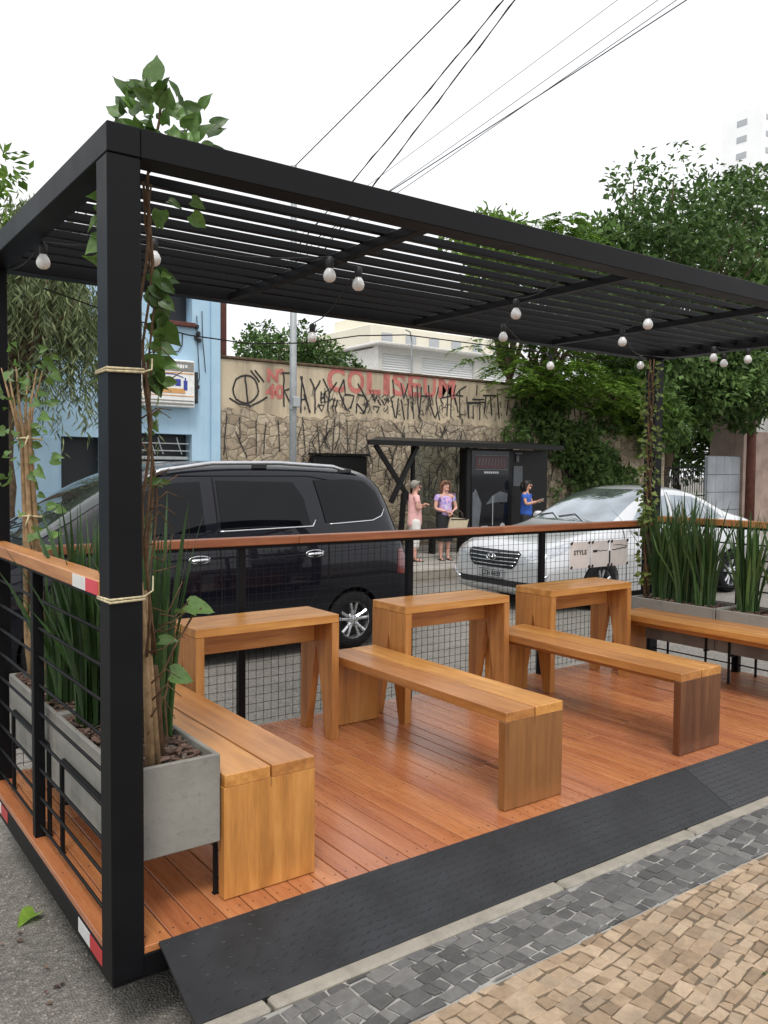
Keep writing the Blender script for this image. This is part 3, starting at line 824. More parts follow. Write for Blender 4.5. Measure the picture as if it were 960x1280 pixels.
    def panel(s, name, poly, axis, mat, off=.005, step=.06, parent=None, rim=0.):
        """a skin panel: the outline poly laid on the shell, following its curvature, with a turned-in edge"""
        pts = []; n = len(poly)
        for i in range(n):
            a = V(poly[i]); b = V(poly[(i+1) % n]); k = max(1, int((b-a).length/step))
            for j in range(k): pts.append(a.lerp(b, j/k))
        nb = len(pts)
        xs = [p.x for p in pts]; ys = [p.y for p in pts]
        gx = min(xs)+step/2
        inner = []
        while gx < max(xs):
            gy = min(ys)+step/2
            while gy < max(ys): inner.append(V((gx, gy))); gy += step
            gx += step
        def inside(p):
            c = False
            for i in range(nb):
                a, b = pts[i], pts[(i+1) % nb]
                if (a.y > p.y) != (b.y > p.y) and p.x < (b.x-a.x)*(p.y-a.y)/(b.y-a.y)+a.x: c = not c
            return c
        inner = [p for p in inner if inside(p) and min((p-q).length for q in pts) > step*.35]
        r = delaunay_2d_cdt(pts+inner, [(i, (i+1) % nb) for i in range(nb)], [], 1, 1e-5)
        co = []; ok = []
        for p in r[0]:
            h = s.hit(p, axis); ok.append(h is not None)
            if h:
                nn = h[1]
                co.append((h[0]+nn*off, h[0]-nn*.004))
            else: co.append((V((0, 0, 0)), V((0, 0, 0))))
        fs = [f for f in r[2] if all(ok[i] for i in f)]
        edges = {}
        for f in fs:
            for i in range(len(f)):
                e = (f[i], f[(i+1) % len(f)]); edges[e] = 1
        m = len(co); vs = [c[0] for c in co]+[c[1] for c in co]
        border = [e for e in edges if (e[1], e[0]) not in edges]
        fs2 = [tuple(f) for f in fs]+[(e[1], e[0], e[0]+m, e[1]+m) for e in border]
        b = MB(); b.add(vs, fs2)
        o = b.build(name, mat, parent or s.root, fix=False)
        bm = bmesh.new(); bm.from_mesh(o.data); bmesh.ops.recalc_face_normals(bm, faces=bm.faces)
        loose = [v for v in bm.verts if not v.link_faces]; bmesh.ops.delete(bm, geom=loose, context='VERTS')
        # outward check
        sm = 0
        for f in bm.faces:
            c = f.calc_center_median()
            d = {'L': V((0, -1, 0)), 'R': V((0, 1, 0)), 'F': V((-1, 0, 0)), 'B': V((1, 0, 0)), 'T': V((0, 0, 1))}[axis]; sm += f.normal.dot(d)*f.calc_area()
        if sm < 0: bmesh.ops.reverse_faces(bm, faces=bm.faces)
        bm.to_mesh(o.data); bm.free(); shade_auto(o, 45); return o
    def line(s, mb, pts, axis, w=.008, off=.006, closed=False, m=0):
        q = []
        P = list(pts)+([pts[0]] if closed else [])
        for a, b in zip(P, P[1:]):
            a, b = V(a), V(b); k = max(1, int((b-a).length/.05))
            for j in range(k): q.append(a.lerp(b, j/k))
        q.append(V(P[-1])); c = []
        for p in q:
            h = s.hit(p, axis)
            if h: c.append(h[0]+h[1]*off)
        if len(c) > 1: mb.tube(c, w/2, 5, m)
def mirrorp(poly): return poly

# ---- dark minivan
vs_ = [(-.02, .24, .56, .70, .58, .66, .62, .40), (.03, .16, .70, .80, .76, .83, .78, .56), (.14, .12, .84, .94, .85, .91, .84, .68), (.5, .10, .98, 1.05, .86, .935, .86, .72), (.92, .10, 1.09, 1.16, .88, .945, .885, .76),
       (1.2, .10, 1.11, 1.36, .905, .95, .895, .73), (1.6, .10, 1.12, 1.64, .905, .95, .90, .70), (2.0, .10, 1.13, 1.80, .905, .95, .90, .70), (2.6, .10, 1.14, 1.865, .905, .95, .90, .71), (3.3, .10, 1.15, 1.865, .905, .95, .90, .71),
       (3.9, .10, 1.17, 1.85, .905, .95, .895, .70), (4.3, .11, 1.18, 1.82, .89, .945, .89, .69), (4.52, .12, 1.17, 1.74, .88, .94, .875, .67), (4.63, .14, 1.10, 1.52, .87, .935, .865, .67), (4.74, .16, .98, 1.20, .86, .92, .85, .69), (4.83, .18, .80, .96, .82, .89, .83, .68), (4.86, .26, .66, .80, .70, .80, .76, .62)]
VX, VY = -.06, 5.51
van = Car('minivan', (VX, VY, ZS), 'black minivan with tinted windows and silver roof rails behind the railing', 'car', vs_, 'van_paint', (1.14, 4.05), .305, .945)
for ax in ('L', 'R'):
    d = [(1.66, .40), (2.52, .36), (2.56, .9), (2.56, 1.66), (2.0, 1.64), (1.55, 1.36), (1.27, 1.15), (1.3, .8), (1.55, .72)]
    van.panel('door', [(1.56, .30), (2.53, .28), (2.56, .9), (2.56, 1.70), (2.05, 1.68), (1.6, 1.45), (1.24, 1.18), (1.30, .8)], ax, 'van_paint', .004)
    van.panel('door', [(2.575, .28), (3.40, .28), (3.52, .5), (3.72, .72), (3.74, 1.15), (3.62, 1.68), (2.58, 1.70), (2.575, .9)], ax, 'van_paint', .004)
    f1 = van.panel('window', [(1.50, 1.18), (2.44, 1.20), (2.44, 1.66), (2.06, 1.64), (1.72, 1.46)], ax, 'van_glass', .009)
    van.panel('window', [(2.60, 1.205), (3.56, 1.225), (3.52, 1.5), (3.42, 1.655), (2.60, 1.67)], ax, 'van_glass', .009)
    van.panel('window', [(3.74, 1.25), (4.40, 1.285), (4.50, 1.36), (4.44, 1.55), (4.30, 1.665), (4.1, 1.685), (3.67, 1.675), (3.72, 1.4)], ax, 'van_glass', .009)
    b = MB(); van.line(b, [(2.58, 1.20), (3.58, 1.22), (3.62, 1.28)], ax, .016, .010); van.line(b, [(3.78, 1.235), (4.32, 1.258), (4.45, 1.30), (4.51, 1.37)], ax, .013, .010)
    b.build('chrome_trim', 'chrome', van.root, True)
    b = MB()
    van.line(b, [(2.568, .28), (2.568, 1.70)], ax, .009, .0045); van.line(b, [(3.42, .28), (3.54, .5), (3.74, .72), (3.755, 1.15)], ax, .008, .0045); van.line(b, [(1.56, .30), (1.29, .8), (1.24, 1.15)], ax, .008, .0045)
    van.line(b, [(1.5, .29), (3.42, .27)], ax, .008, .0045)
    van.line(b, [(2.0, 1.715), (3.6, 1.72), (4.25, 1.62)], ax, .010, .004)
    b.build('door_gap', 'joint_dark', van.root, True)
    b = MB(); van.line(b, [(1.3, .86), (2.2, .90), (3.4, .95), (4.5, .99)], ax, .012, .001); b.build('body_crease', 'van_paint', van.root, True)
    for x in (2.36, 3.58):
        h = van.hit((x, .955), ax); sg = -1 if ax == 'L' else 1
        b = MB(); b.tube([h[0]+V((-.10, sg*.012, -.005)), h[0]+V((-.08, sg*.034, .0)), h[0]+V((.06, sg*.036, .004)), h[0]+V((.10, sg*.012, .0))], [.012, .017, .017, .011], 8, flat=.7)
        b.build('door_handle', 'chrome', van.root, True)
        b = MB(); c = h[0]+V((0, sg*.003, 0)); b.tube([c+V((.105*math.cos(t*PI/8), 0, .034*math.sin(t*PI/8))) for t in range(17)], .006, 6); b.build('handle_bezel', 'chrome', van.root, True)
    # roof rail
    b = MB(); q = [van.hit((x, (-.66 if ax == 'L' else .66)), 'T')[0]+V((0, 0, dz)) for x, dz in ((1.95, .004), (2.1, .045), (2.6, .06), (3.3, .062), (3.95, .055), (4.25, .01))]
    b.tube(q, [.012, .019, .021, .021, .019, .012], 8); b.build('roof_rail', 'alloy', van.root, True)
    b = MB()
    for x in (2.08, 3.1, 4.1):
        h = van.hit((x, (-.66 if ax == 'L' else .66)), 'T')[0]; b.box(h+V((0, 0, .022)), (.16, .03, .046), .008)
    b.build('rail_foot', 'dark_plastic', van.root)
    # mirror
    sg = -1 if ax == 'L' else 1
    b = MB(); b.lathe([(0, -.10), (.05, -.095), (.085, -.05), (.095, 0), (.085, .06), (.04, .085), (0, .088)], (0, 0, 0), 'y', 14)
    b.v = [(1.50+p[0]*.55, sg*1.03+p[1], 1.22+p[2]*.95) for p in b.v]; b.build('side_mirror', 'van_paint', van.root, True, fix=True)
    van.panel('tail_lamp', [(4.60, .70), (4.74, .68), (4.77, .80), (4.70, .95), (4.63, .95)], ax, 'tail_red', .006)
    van.panel('head_lamp', [(.14, .66), (.62, .86), (.58, .96), (.16, .78)], ax, 'lamp_glass', .006)
van.panel('windshield', [(-.78, 1.18), (.78, 1.18), (.68, 1.68), (.5, 1.74), (-.5, 1.74), (-.68, 1.68)], 'F', 'screen_glass', .007)
van.panel('rear_window', [(-.66, 1.20), (.66, 1.20), (.60, 1.60), (-.60, 1.60)], 'B', 'van_glass', .007)
van.panel('grille', [(-.5, .55), (.5, .55), (.55, .72), (-.55, .72)], 'F', 'dark_plastic', .006)
b = MB()
for y in (-.35, .05): b.tube([van.hit((y, 1.19), 'F')[0]+V((-.02, 0, 0)), van.hit((y+.25, 1.28), 'F')[0]+V((-.02, 0, .012)), van.hit((y+.55, 1.22), 'F')[0]+V((-.02, 0, .012))], .007, 5)
b.build('wiper', 'dark_plastic', van.root)

# ---- silver sedan
ss = [(-.02, .24, .53, .66, .56, .63, .60, .42), (.03, .16, .63, .745, .75, .82, .77, .55), (.14, .13, .73, .83, .85, .92, .85, .68), (.5, .11, .84, .915, .87, .955, .87, .74), (1.0, .11, .92, 1.0, .89, .965, .885, .76),
      (1.42, .11, .97, 1.06, .925, .97, .89, .76), (1.75, .11, .99, 1.27, .925, .97, .89, .70), (2.15, .11, 1.0, 1.48, .925, .97, .89, .66), (2.6, .11, 1.01, 1.585, .925, .97, .89, .65), (3.1, .11, 1.02, 1.60, .925, .97, .885, .65),
      (3.55, .11, 1.03, 1.545, .925, .97, .88, .64), (4.0, .11, 1.04, 1.39, .90, .965, .875, .64), (4.4, .11, 1.04, 1.19, .89, .96, .87, .68), (4.85, .13, 1.02, 1.12, .87, .95, .85, .70), (5.12, .16, .92, 1.05, .82, .90, .82, .66), (5.22, .24, .74, .88, .70, .80, .74, .56)]
SX, SY = 7.06, 5.76
sed = Car('sedan', (SX, SY, ZS), 'silver sedan with a dark slatted grille seen through the wire mesh', 'car', ss, 'sedan_paint', (1.08, 4.15), .33, .965, .06, .70)
for ax in ('L', 'R'):
    sg = -1 if ax == 'L' else 1
    sed.panel('door', [(1.60, .28), (2.72, .27), (2.76, .9), (2.86, 1.50), (2.3, 1.44), (1.9, 1.22), (1.62, 1.04), (1.55, .7)], ax, 'sedan_paint', .004)
    sed.panel('door', [(2.735, .27), (3.62, .28), (3.75, .6), (3.98, .78), (4.08, 1.06), (3.9, 1.30), (3.5, 1.47), (2.875, 1.505), (2.775, .9)], ax, 'sedan_paint', .004)
    sed.panel('window', [(1.82, 1.06), (2.72, 1.075), (2.80, 1.455), (2.45, 1.42), (2.1, 1.27)], ax, 'car_glass', .009)
    sed.panel('window', [(2.82, 1.078), (3.66, 1.095), (3.62, 1.36), (3.45, 1.43), (2.90, 1.46)], ax, 'car_glass', .009)
    sed.panel('window', [(3.70, 1.097), (4.06, 1.12), (3.92, 1.23), (3.67, 1.34)], ax, 'car_glass', .009)
    b = MB(); sed.line(b, [(1.72, 1.05), (2.8, 1.065), (3.7, 1.085), (4.12, 1.115)], ax, .016, .010); b.build('chrome_trim', 'chrome', sed.root, True)
    b = MB(); sed.line(b, [(2.728, .27), (2.77, .9), (2.868, 1.50)], ax, .009, .0045); sed.line(b, [(1.6, .28), (1.55, .7), (1.6, 1.02)], ax, .008, .0045); sed.line(b, [(3.63, .28), (3.76, .6), (4.0, .78), (4.09, 1.06)], ax, .008, .0045); sed.line(b, [(1.6, .27), (3.63, .27)], ax, .008, .0045)
    b.build('door_gap', 'joint_dark', sed.root, True)
    b = MB(); b.lathe([(0, -.11), (.05, -.105), (.085, -.05), (.09, 0), (.08, .06), (.04, .09), (0, .092)], (0, 0, 0), 'y', 14)
    b.v = [(1.93+p[0]*.6, sg*1.03+p[1], 1.10+p[2]*.85) for p in b.v]; b.build('side_mirror', 'sedan_paint', sed.root, True, fix=True)
    for x in (2.55, 3.62):
        h = sed.hit((x, .90), ax); b = MB(); b.tube([h[0]+V((-.09, sg*.01, 0)), h[0]+V((-.07, sg*.03, 0)), h[0]+V((.07, sg*.03, 0)), h[0]+V((.09, sg*.01, 0))], .012, 8); b.build('door_handle', 'chrome', sed.root, True)
    lp = [(sg*.56, .655), (sg*.70, .64), (sg*.84, .70), (sg*.875, .79), (sg*.80, .80), (sg*.66, .765)]
    sed.panel('head_lamp', lp if sg > 0 else lp[::-1], 'F', 'lamp_glass', .006, .04)
    sed.panel('head_lamp_side', [(.12, .66), (.40, .74), (.62, .84), (.55, .86), (.3, .81), (.14, .74)], ax, 'lamp_glass', .006, .04)
    fl = [(sg*.62, .30), (sg*.86, .30), (sg*.88, .46), (sg*.80, .46)]
    b = MB(); sed.line(b, [(sg*.66, .31), (sg*.80, .36), (sg*.88, .47)], 'F', .028, .012); b.build('chrome_blade', 'chrome', sed.root, True)
    sed.panel('tail_lamp', [(4.72, .86), (5.05, .84), (5.0, 1.0), (4.78, .98)], ax, 'tail_red', .006)
sed.panel('windshield', [(-.74, 1.085), (.74, 1.085), (.63, 1.44), (.5, 1.535), (-.5, 1.535), (-.63, 1.44)], 'F', 'car_glass', .007)
sed.panel('rear_window', [(-.62, 1.16), (.62, 1.16), (.56, 1.46), (-.56, 1.46)], 'B', 'car_glass', .007)
gr = sed.panel('grille', [(-.36, .50), (.36, .50), (.44, .56), (.50, .70), (.44, .735), (-.44, .735), (-.50, .70), (-.44, .56)], 'F', 'dark_plastic', .006, .04)
for z, w in ((.545, .40), (.595, .44), (.645, .47), (.695, .48)):
    b = MB(); sed.line(b, [(-w, z), (0, z-.006), (w, z)], 'F', .018, .014); b.build('grille_bar', 'chrome', gr, True)
b = MB(); c = sed.hit((0, .64), 'F')[0]+V((-.03, 0, 0))
b.tube([c+V((0, .085*math.cos(t*PI/12), .047*math.sin(t*PI/12))) for t in range(25)], .007, 6)
b.tube([c+V((0, -.045, -.034)), c+V((0, -.025, .034))], .009, 5); b.tube([c+V((0, .025, -.034)), c+V((0, .045, .034))], .009, 5); b.tube([c+V((0, -.034, -.008)), c+V((0, .034, .010))], .008, 5)
b.build('emblem', 'chrome', sed.root, True)
sed.panel('lower_intake', [(-.62, .265), (.62, .265), (.80, .36), (.70, .345), (-.70, .345), (-.80, .36)], 'F', 'dark_plastic', .008, .05)
c = sed.hit((0, .42), 'F')[0]
b = MB(); b.bx(c.x-.028, c.x-.012, -.235, .235, .365, .475, .004); pl = b.build('number_plate', 'ad_pale', sed.root)
b = MB(); text_on(b, 'EZH 8833', (c.x-.0292, 0, .388), (0, -1, 0), (0, 0, 1), .088, .0025, 1.0, center=True); b.build('plate_lettering', 'black_cloth', pl)
b = MB(); e = [(-.23, .37), (.23, .37), (.23, .47), (-.23, .47), (-.23, .37)]; b.tube([(c.x-.029, y, z) for y, z in e], .004, 4); b.build('plate_frame', 'dark_plastic', pl)
b = MB()
for y in (-.3, .15): b.tube([sed.hit((y, 1.10), 'F')[0]+V((-.02, 0, 0)), sed.hit((y+.25, 1.17), 'F')[0]+V((-.015, 0, .012)), sed.hit((y+.5, 1.13), 'F')[0]+V((-.015, 0, .012))], .007, 5)
b.build('wiper', 'dark_plastic', sed.root)
# ------------------------------------------------------------------ people
def skinmesh(joints, edges, radii, sub=2):
    me = bpy.data.meshes.new('figure'); me.from_pydata([tuple(j) for j in joints], edges, []); me.update()
    o = bpy.data.objects.new('figure', me); COL.objects.link(o)
    m = o.modifiers.new('k', 'SKIN'); m.use_smooth_shade = True; m.branch_smoothing = .3
    sv = me.skin_vertices[0].data
    for i, r in enumerate(radii):
        r = r if hasattr(r, '__len__') else (r, r); sv[i].radius = r; sv[i].use_root = (i == 0)
    if sub: s = o.modifiers.new('s', 'SUBSURF'); s.levels = s.render_levels = sub
    res = bake(o); bpy.data.objects.remove(o)
    if len(res.polygons): res.polygons.foreach_set('use_smooth', [True]*len(res.polygons))
    return res
def ell(mb, c, r, n=10, m=0, rot=None):
    vs = []; fs = []; c = V(c)
    for i in range(n+1):
        t = PI*i/n
        for k in range(2*n):
            a = PI*k/n; p = V((r[0]*math.sin(t)*math.cos(a), r[1]*math.sin(t)*math.sin(a), r[2]*math.cos(t)))
            vs.append(c+(rot @ p if rot else p))
    for i in range(n):
        for k in range(2*n):
            fs.append((i*2*n+k, (i+1)*2*n+k, (i+1)*2*n+(k+1) % (2*n), i*2*n+(k+1) % (2*n)))
    mb.add(vs, fs, m)
def person(loc, face, H, label, skin, hair, hairstyle, top, bottom, topmat, botmat, arms, legcover, sleeve=.5, wide=1., headturn=0., topend=.5, flats='sandal'):
    """local frame: +x is the way the person faces, +y the person's left. arms: (elbow, wrist) for right and left, in units of H"""
    r = thing('person', loc, label, 'person', rz=face)
    s = H
    def P(x, y, z): return V((x*s, y*s, z*s))
    J = []; E = []; Rd = []
    def add(p, rad, par=None):
        J.append(p); Rd.append(rad if not hasattr(rad, '__len__') else tuple(q*s for q in rad)); 
        if not hasattr(rad, '__len__'): Rd[-1] = rad*s
        if par is not None: E.append((par, len(J)-1))
        return len(J)-1
    pel = add(P(0, 0, .52), (.066*wide, .066*wide))
    bel = add(P(0.005, 0, .60), (.060*wide, .060*wide), pel); ch = add(P(0, 0, .71), (.062*wide, .062*wide), bel); sh = add(P(-.008, 0, .79), (.046, .046), ch)
    nk = add(P(.0, 0, .845), .031, sh); hd0 = add(P(.012, 0, .885), .042, nk); hd = add(P(.014, 0, .925), (.052, .056), hd0); ht = add(P(.008, 0, .965), .040, hd)
    feet = []
    for sg in (-1, 1):
        hp = add(P(0, sg*.044*wide, .49), .046*wide, pel); kn = add(P(.012, sg*.05, .28), .034, hp); cf = add(P(.0, sg*.05, .20), .033, kn); an = add(P(-.008, sg*.05, .045), .019, cf); add(P(.02, sg*.053, .018), (.019, .016), an); feet.append(J[-1].copy()); add(P(.085, sg*.06, .011), (.018, .010), len(J)-1)
    hands = []
    for sg, (el, wr) in zip((-1, 1), arms):
        so = add(P(-.005, sg*.098*wide, .795), .031, sh); e = add(P(*el), .024, so); w = add(P(*wr), .016, e)
        d = (P(*wr)-P(*el)).normalized()
        hands.append((w, d, sg))
    me = skinmesh(J, E, Rd, 1)
    # hands: palm and five separate bent fingers, merged into the same body mesh
    hm = MB()
    for w, d, sg in hands:
        p = J[w]; up = V((0, 0, 1)); sd = d.cross(up).normalized() if abs(d.z) < .9 else V((1, 0, 0)); nn = sd.cross(d).normalized()
        pc = p+d*.045*s/1.6
        hm.tube([p, p+d*.03, p+d*.075], [.019, .03, .028], 8, flat=.5)
        for k in range(4):
            o_ = sd*(.024-.016*k); L_ = (.062, .072, .066, .05)[k]
            a = p+d*.072+o_; hm.tube([a, a+d*L_*.45-nn*.005, a+d*L_*.8-nn*.018, a+d*L_*.95-nn*.03], [.0085, .008, .0072, .0055], 6)
        a = p+d*.025+sd*.028; hm.tube([a, a+d*.022+sd*.022, a+d*.048+sd*.026-nn*.008], [.011, .0095, .007], 6)
    b = MB()
    b.add([v.co for v in me.vertices], [tuple(q.vertices) for q in me.polygons], 0, .5)
    b.add(hm.v, hm.f, 0, .5)
    # nose, ears, lips and eyes are modelled on the head
    hc = P(.014, 0, .925); T = Matrix.Rotation(headturn, 3, 'Z')
    f_ = MB()
    def hp_(x, y, z): return hc+T @ V((x*s, y*s, z*s))
    f_.tube([hp_(.054, 0, .012), hp_(.061, 0, -.006), hp_(.065, 0, -.015), hp_(.056, 0, -.018)], [.003*s, .005*s, .006*s, .004*s], 6)
    for sg in (-1, 1): ell(f_, hp_(.0, sg*.053, -.004), (.010*s, .005*s, .017*s), 5)
    ell(f_, hp_(.034, 0, -.046), (.020*s, .026*s, .018*s), 5)
    b.add(f_.v, f_.f, 0, .5)
    n0 = len(b.f)
    g_ = MB()
    for sg in (-1, 1): ell(g_, hp_(.0545, sg*.021, .006), (.004*s, .0065*s, .0032*s), 5)
    b.add(g_.v, g_.f, 1, .5)
    g_ = MB(); ell(g_, hp_(.0555, 0, -.032), (.003*s, .011*s, .0028*s), 5); b.add(g_.v, g_.f, 2, .5)
    bo = b.build('body', [skin, 'hair_black', 'lip'], r, True)
    # hair
    h = MB()
    ell(h, hp_(-.016, 0, .016), (.058*s, .060*s, .055*s), 8)
    for sg in (-1, 1):
        if hairstyle == 'short':
            h.tube([hp_(.02, sg*.045, .045), hp_(-.02, sg*.058, .02), hp_(-.04, sg*.045, -.03)], [.02*s, .024*s, .02*s], 7)
        else:
            h.tube([hp_(.025, sg*.038, .045), hp_(-.005, sg*.060, .012), hp_(-.018, sg*.060, -.05), hp_(-.012, sg*.048, -.085)], [.018*s, .022*s, .022*s, .014*s], 7)
    if hairstyle != 'short': h.tube([hp_(-.05, 0, .03), hp_(-.06, 0, -.03), hp_(-.05, 0, -.085)], [.04*s, .045*s, .03*s], 8)
    h.tube([hp_(.034, -.036, .044), hp_(.040, 0, .050), hp_(.034, .036, .044)], [.011*s, .012*s, .011*s], 7)
    h.build('hair', hair, r, True)
    # clothing: a torso garment with sleeves, grown over the same skeleton
    k = 1.16
    J2 = [P(0, 0, topend-.02), P(0.004, 0, topend-.02+(.73-topend)*.33), P(.004, 0, topend-.02+(.73-topend)*.66), P(0, 0, .71), P(-.008, 0, .795), P(-.004, 0, .822)]
    R2 = [(q*s, q*s) for q in (.092*wide, .087*wide, .082*wide, .084*wide, .064, .040)]
    E2 = [(0, 1), (1, 2), (2, 3), (3, 4), (4, 5)]
    for sg, (el, wr) in zip((-1, 1), arms):
        a = P(-.005, sg*.098*wide, .795); e = P(*el); i = len(J2)
        J2 += [a, a.lerp(e, sleeve*.6), a.lerp(e, sleeve)]; R2 += [(.040*s, .040*s), (.036*s, .036*s), (.035*s, .035*s)]; E2 += [(4, i), (i, i+1), (i+1, i+2)]
    tm = skinmesh(J2, E2, R2, 2); tm.materials.append(M[topmat]); o = bpy.data.objects.new(top, tm); COL.objects.link(o); o.parent = r
    # lower garment
    if bottom == 'skirt':
        q = MB(); prof = [(.088, .60), (.094, .54), (.096, .46), (.092, .36), (.090, legcover)]
        vs = []; n = 20
        for rr, z in prof:
            for i in range(n): a = 2*PI*i/n; vs.append(P(rr*wide*.82*math.cos(a)*(1+.03*math.sin(5*a)), rr*wide*1.08*math.sin(a), z))
        fs = [(i*n+j, i*n+(j+1) % n, (i+1)*n+(j+1) % n, (i+1)*n+j) for i in range(len(prof)-1) for j in range(n)]
        q.add(vs, fs); q.build('skirt', botmat, r, True)
    else:
        J3 = [P(0, 0, .56), P(0, 0, .50)]; R3 = [(.080*wide*s, .080*wide*s), (.082*wide*s, .082*wide*s)]; E3 = [(0, 1)]
        for sg in (-1, 1):
            i = len(J3); J3 += [P(.003, sg*.050*wide, .44), P(.010, sg*.052, .30), P(.004, sg*.052, legcover)]; R3 += [(.062*wide*s, .062*wide*s), (.046*s, .046*s), (.040*s, .040*s)]; E3 += [(1, i), (i, i+1), (i+1, i+2)]
        bmh = skinmesh(J3, E3, R3, 2); bmh.materials.append(M[botmat]); o = bpy.data.objects.new(bottom, bmh); COL.objects.link(o); o.parent = r
    for sg in (-1, 1):
        q = MB(); q.prism([(x*s, sg*.056*s+y*s) for x, y in ((-.035, -.022), (.03, -.026), (.10, -.024), (.112, .0), (.10, .024), (.03, .022), (-.035, .020))], .0, .008*s, 'xy')
        q.tube([P(.045, sg*.056-.028, .006), P(.05, sg*.056, .032), P(.045, sg*.056+.028, .006)], .007*s, 6)
        q.build('shoe', flats, r, fix=True)
    return r
cross_r = ((.0, -.128, .645), (.092, .0, .665)); cross_l = ((.0, .128, .645), (.105, .0, .69))
person((8.56, 9.42, ZK), math.radians(-20), 1.48, 'grey-haired person in a long pink shirt and white trousers with folded arms', 'skin_pink', 'hair_grey', 'short', 'shirt', 'trousers', 'pink_cloth', 'white_cloth', (cross_r, cross_l), .15, .55, 1.10, -.1, .42)
person((9.2, 9.33, ZK), math.radians(-105), 1.48, 'brown-haired person in a lilac patterned blouse and black skirt with a straw bag', 'skin_pink', 'hair_brown', 'long', 'blouse', 'skirt', 'blouse', 'black_cloth', (((.02, -.14, .64), (.10, -.03, .61)), ((.01, .150, .64), (.09, .06, .60))), .24, .45, 1.10, .1, .56)
person((11.62, 9.64, ZK), math.radians(-62), 1.49, 'dark-haired person in a blue t-shirt looking down at a phone by the bus shelter', 'skin', 'hair_black', 'long', 't_shirt', 'trousers', 'blue_cloth', 'black_cloth', (((.04, -.135, .66), (.16, -.02, .70)), ((.05, .125, .66), (.165, .025, .705))), .05, .5, 1.05, .1, .50)
# bag held by the second person, phone held by the third
hb = thing('handbag', (9.33, 9.14, .57), 'straw-coloured handbag on the arm of the person in the lilac blouse', 'handbag', rz=math.radians(-22))
q = MB(); q.prism([(-.19, -.14), (.16, -.14), (.21, .09), (-.14, .13)], -.055, .055, 'xz'); q.build('bag_body', 'bag', hb, fix=True)
for y in (-.045, .045):
    q = MB(); q.tube([(-.10, y, .11), (-.08, y*.6, .22), (.0, y*.3, .27), (.09, y*.6, .21), (.12, y, .09)], .010, 6); q.build('strap', 'sandal', hb, True)
q = MB(); q.bx(-.13, .19, -.058, -.0555, .075, .098, .001); q.build('band', 'sandal', hb)
ph = MB(); ph.box((0, 0, 0), (.075, .010, .14), .004, rot=Matrix.Rotation(.9, 3, 'X')); ph.v = [(p[0]+11.76, p[1]+9.36, p[2]+.96) for p in ph.v]
tag(ph.build('phone', 'ad_pale', off=(11.76, 9.36, .96)), 'pale phone in the hands of the person in blue', 'phone')
# ------------------------------------------------------------------ graffiti wall across the street
wl = thing('graffiti_wall', (12.7, 12.15, ZK), 'cream wall with red painted letters and black graffiti above a rubble stone base', 'wall'); off = tuple(wl.location)
b = MB(); b.bx(5.915, 19.4, 12.0, 12.25, ZK, 3.60, .01); b.build('wall_face', 'cream', wl, off=off)
b = MB(); b.bx(5.915, 19.4, 11.965, 12.285, 3.602, 3.655, .012); b.build('coping', 'bark', wl, off=off)
def stone_top(x): return 2.63+.05*math.sin(x*2.3)+.04*math.sin(x*5.9+1)+.025*math.sin(x*13.7)
b = MB(); n = 150; vs = []; fs = []
for i in range(n+1):
    x = 5.916+(19.39-5.916)*i/n; zt = stone_top(x)+random.uniform(-.03, .03)
    for k in range(9):
        vs.append((x, 11.93+random.uniform(-.012, .012), ZK+(zt-ZK)*k/8))
    vs.append((x, 12.0, zt+.012))
for i in range(n):
    for k in range(9): a = i*10+k; fs.append((a, a+10, a+11, a+1))
b.add(vs, fs); b.build('stone_base', 'rubble', wl, off=off)
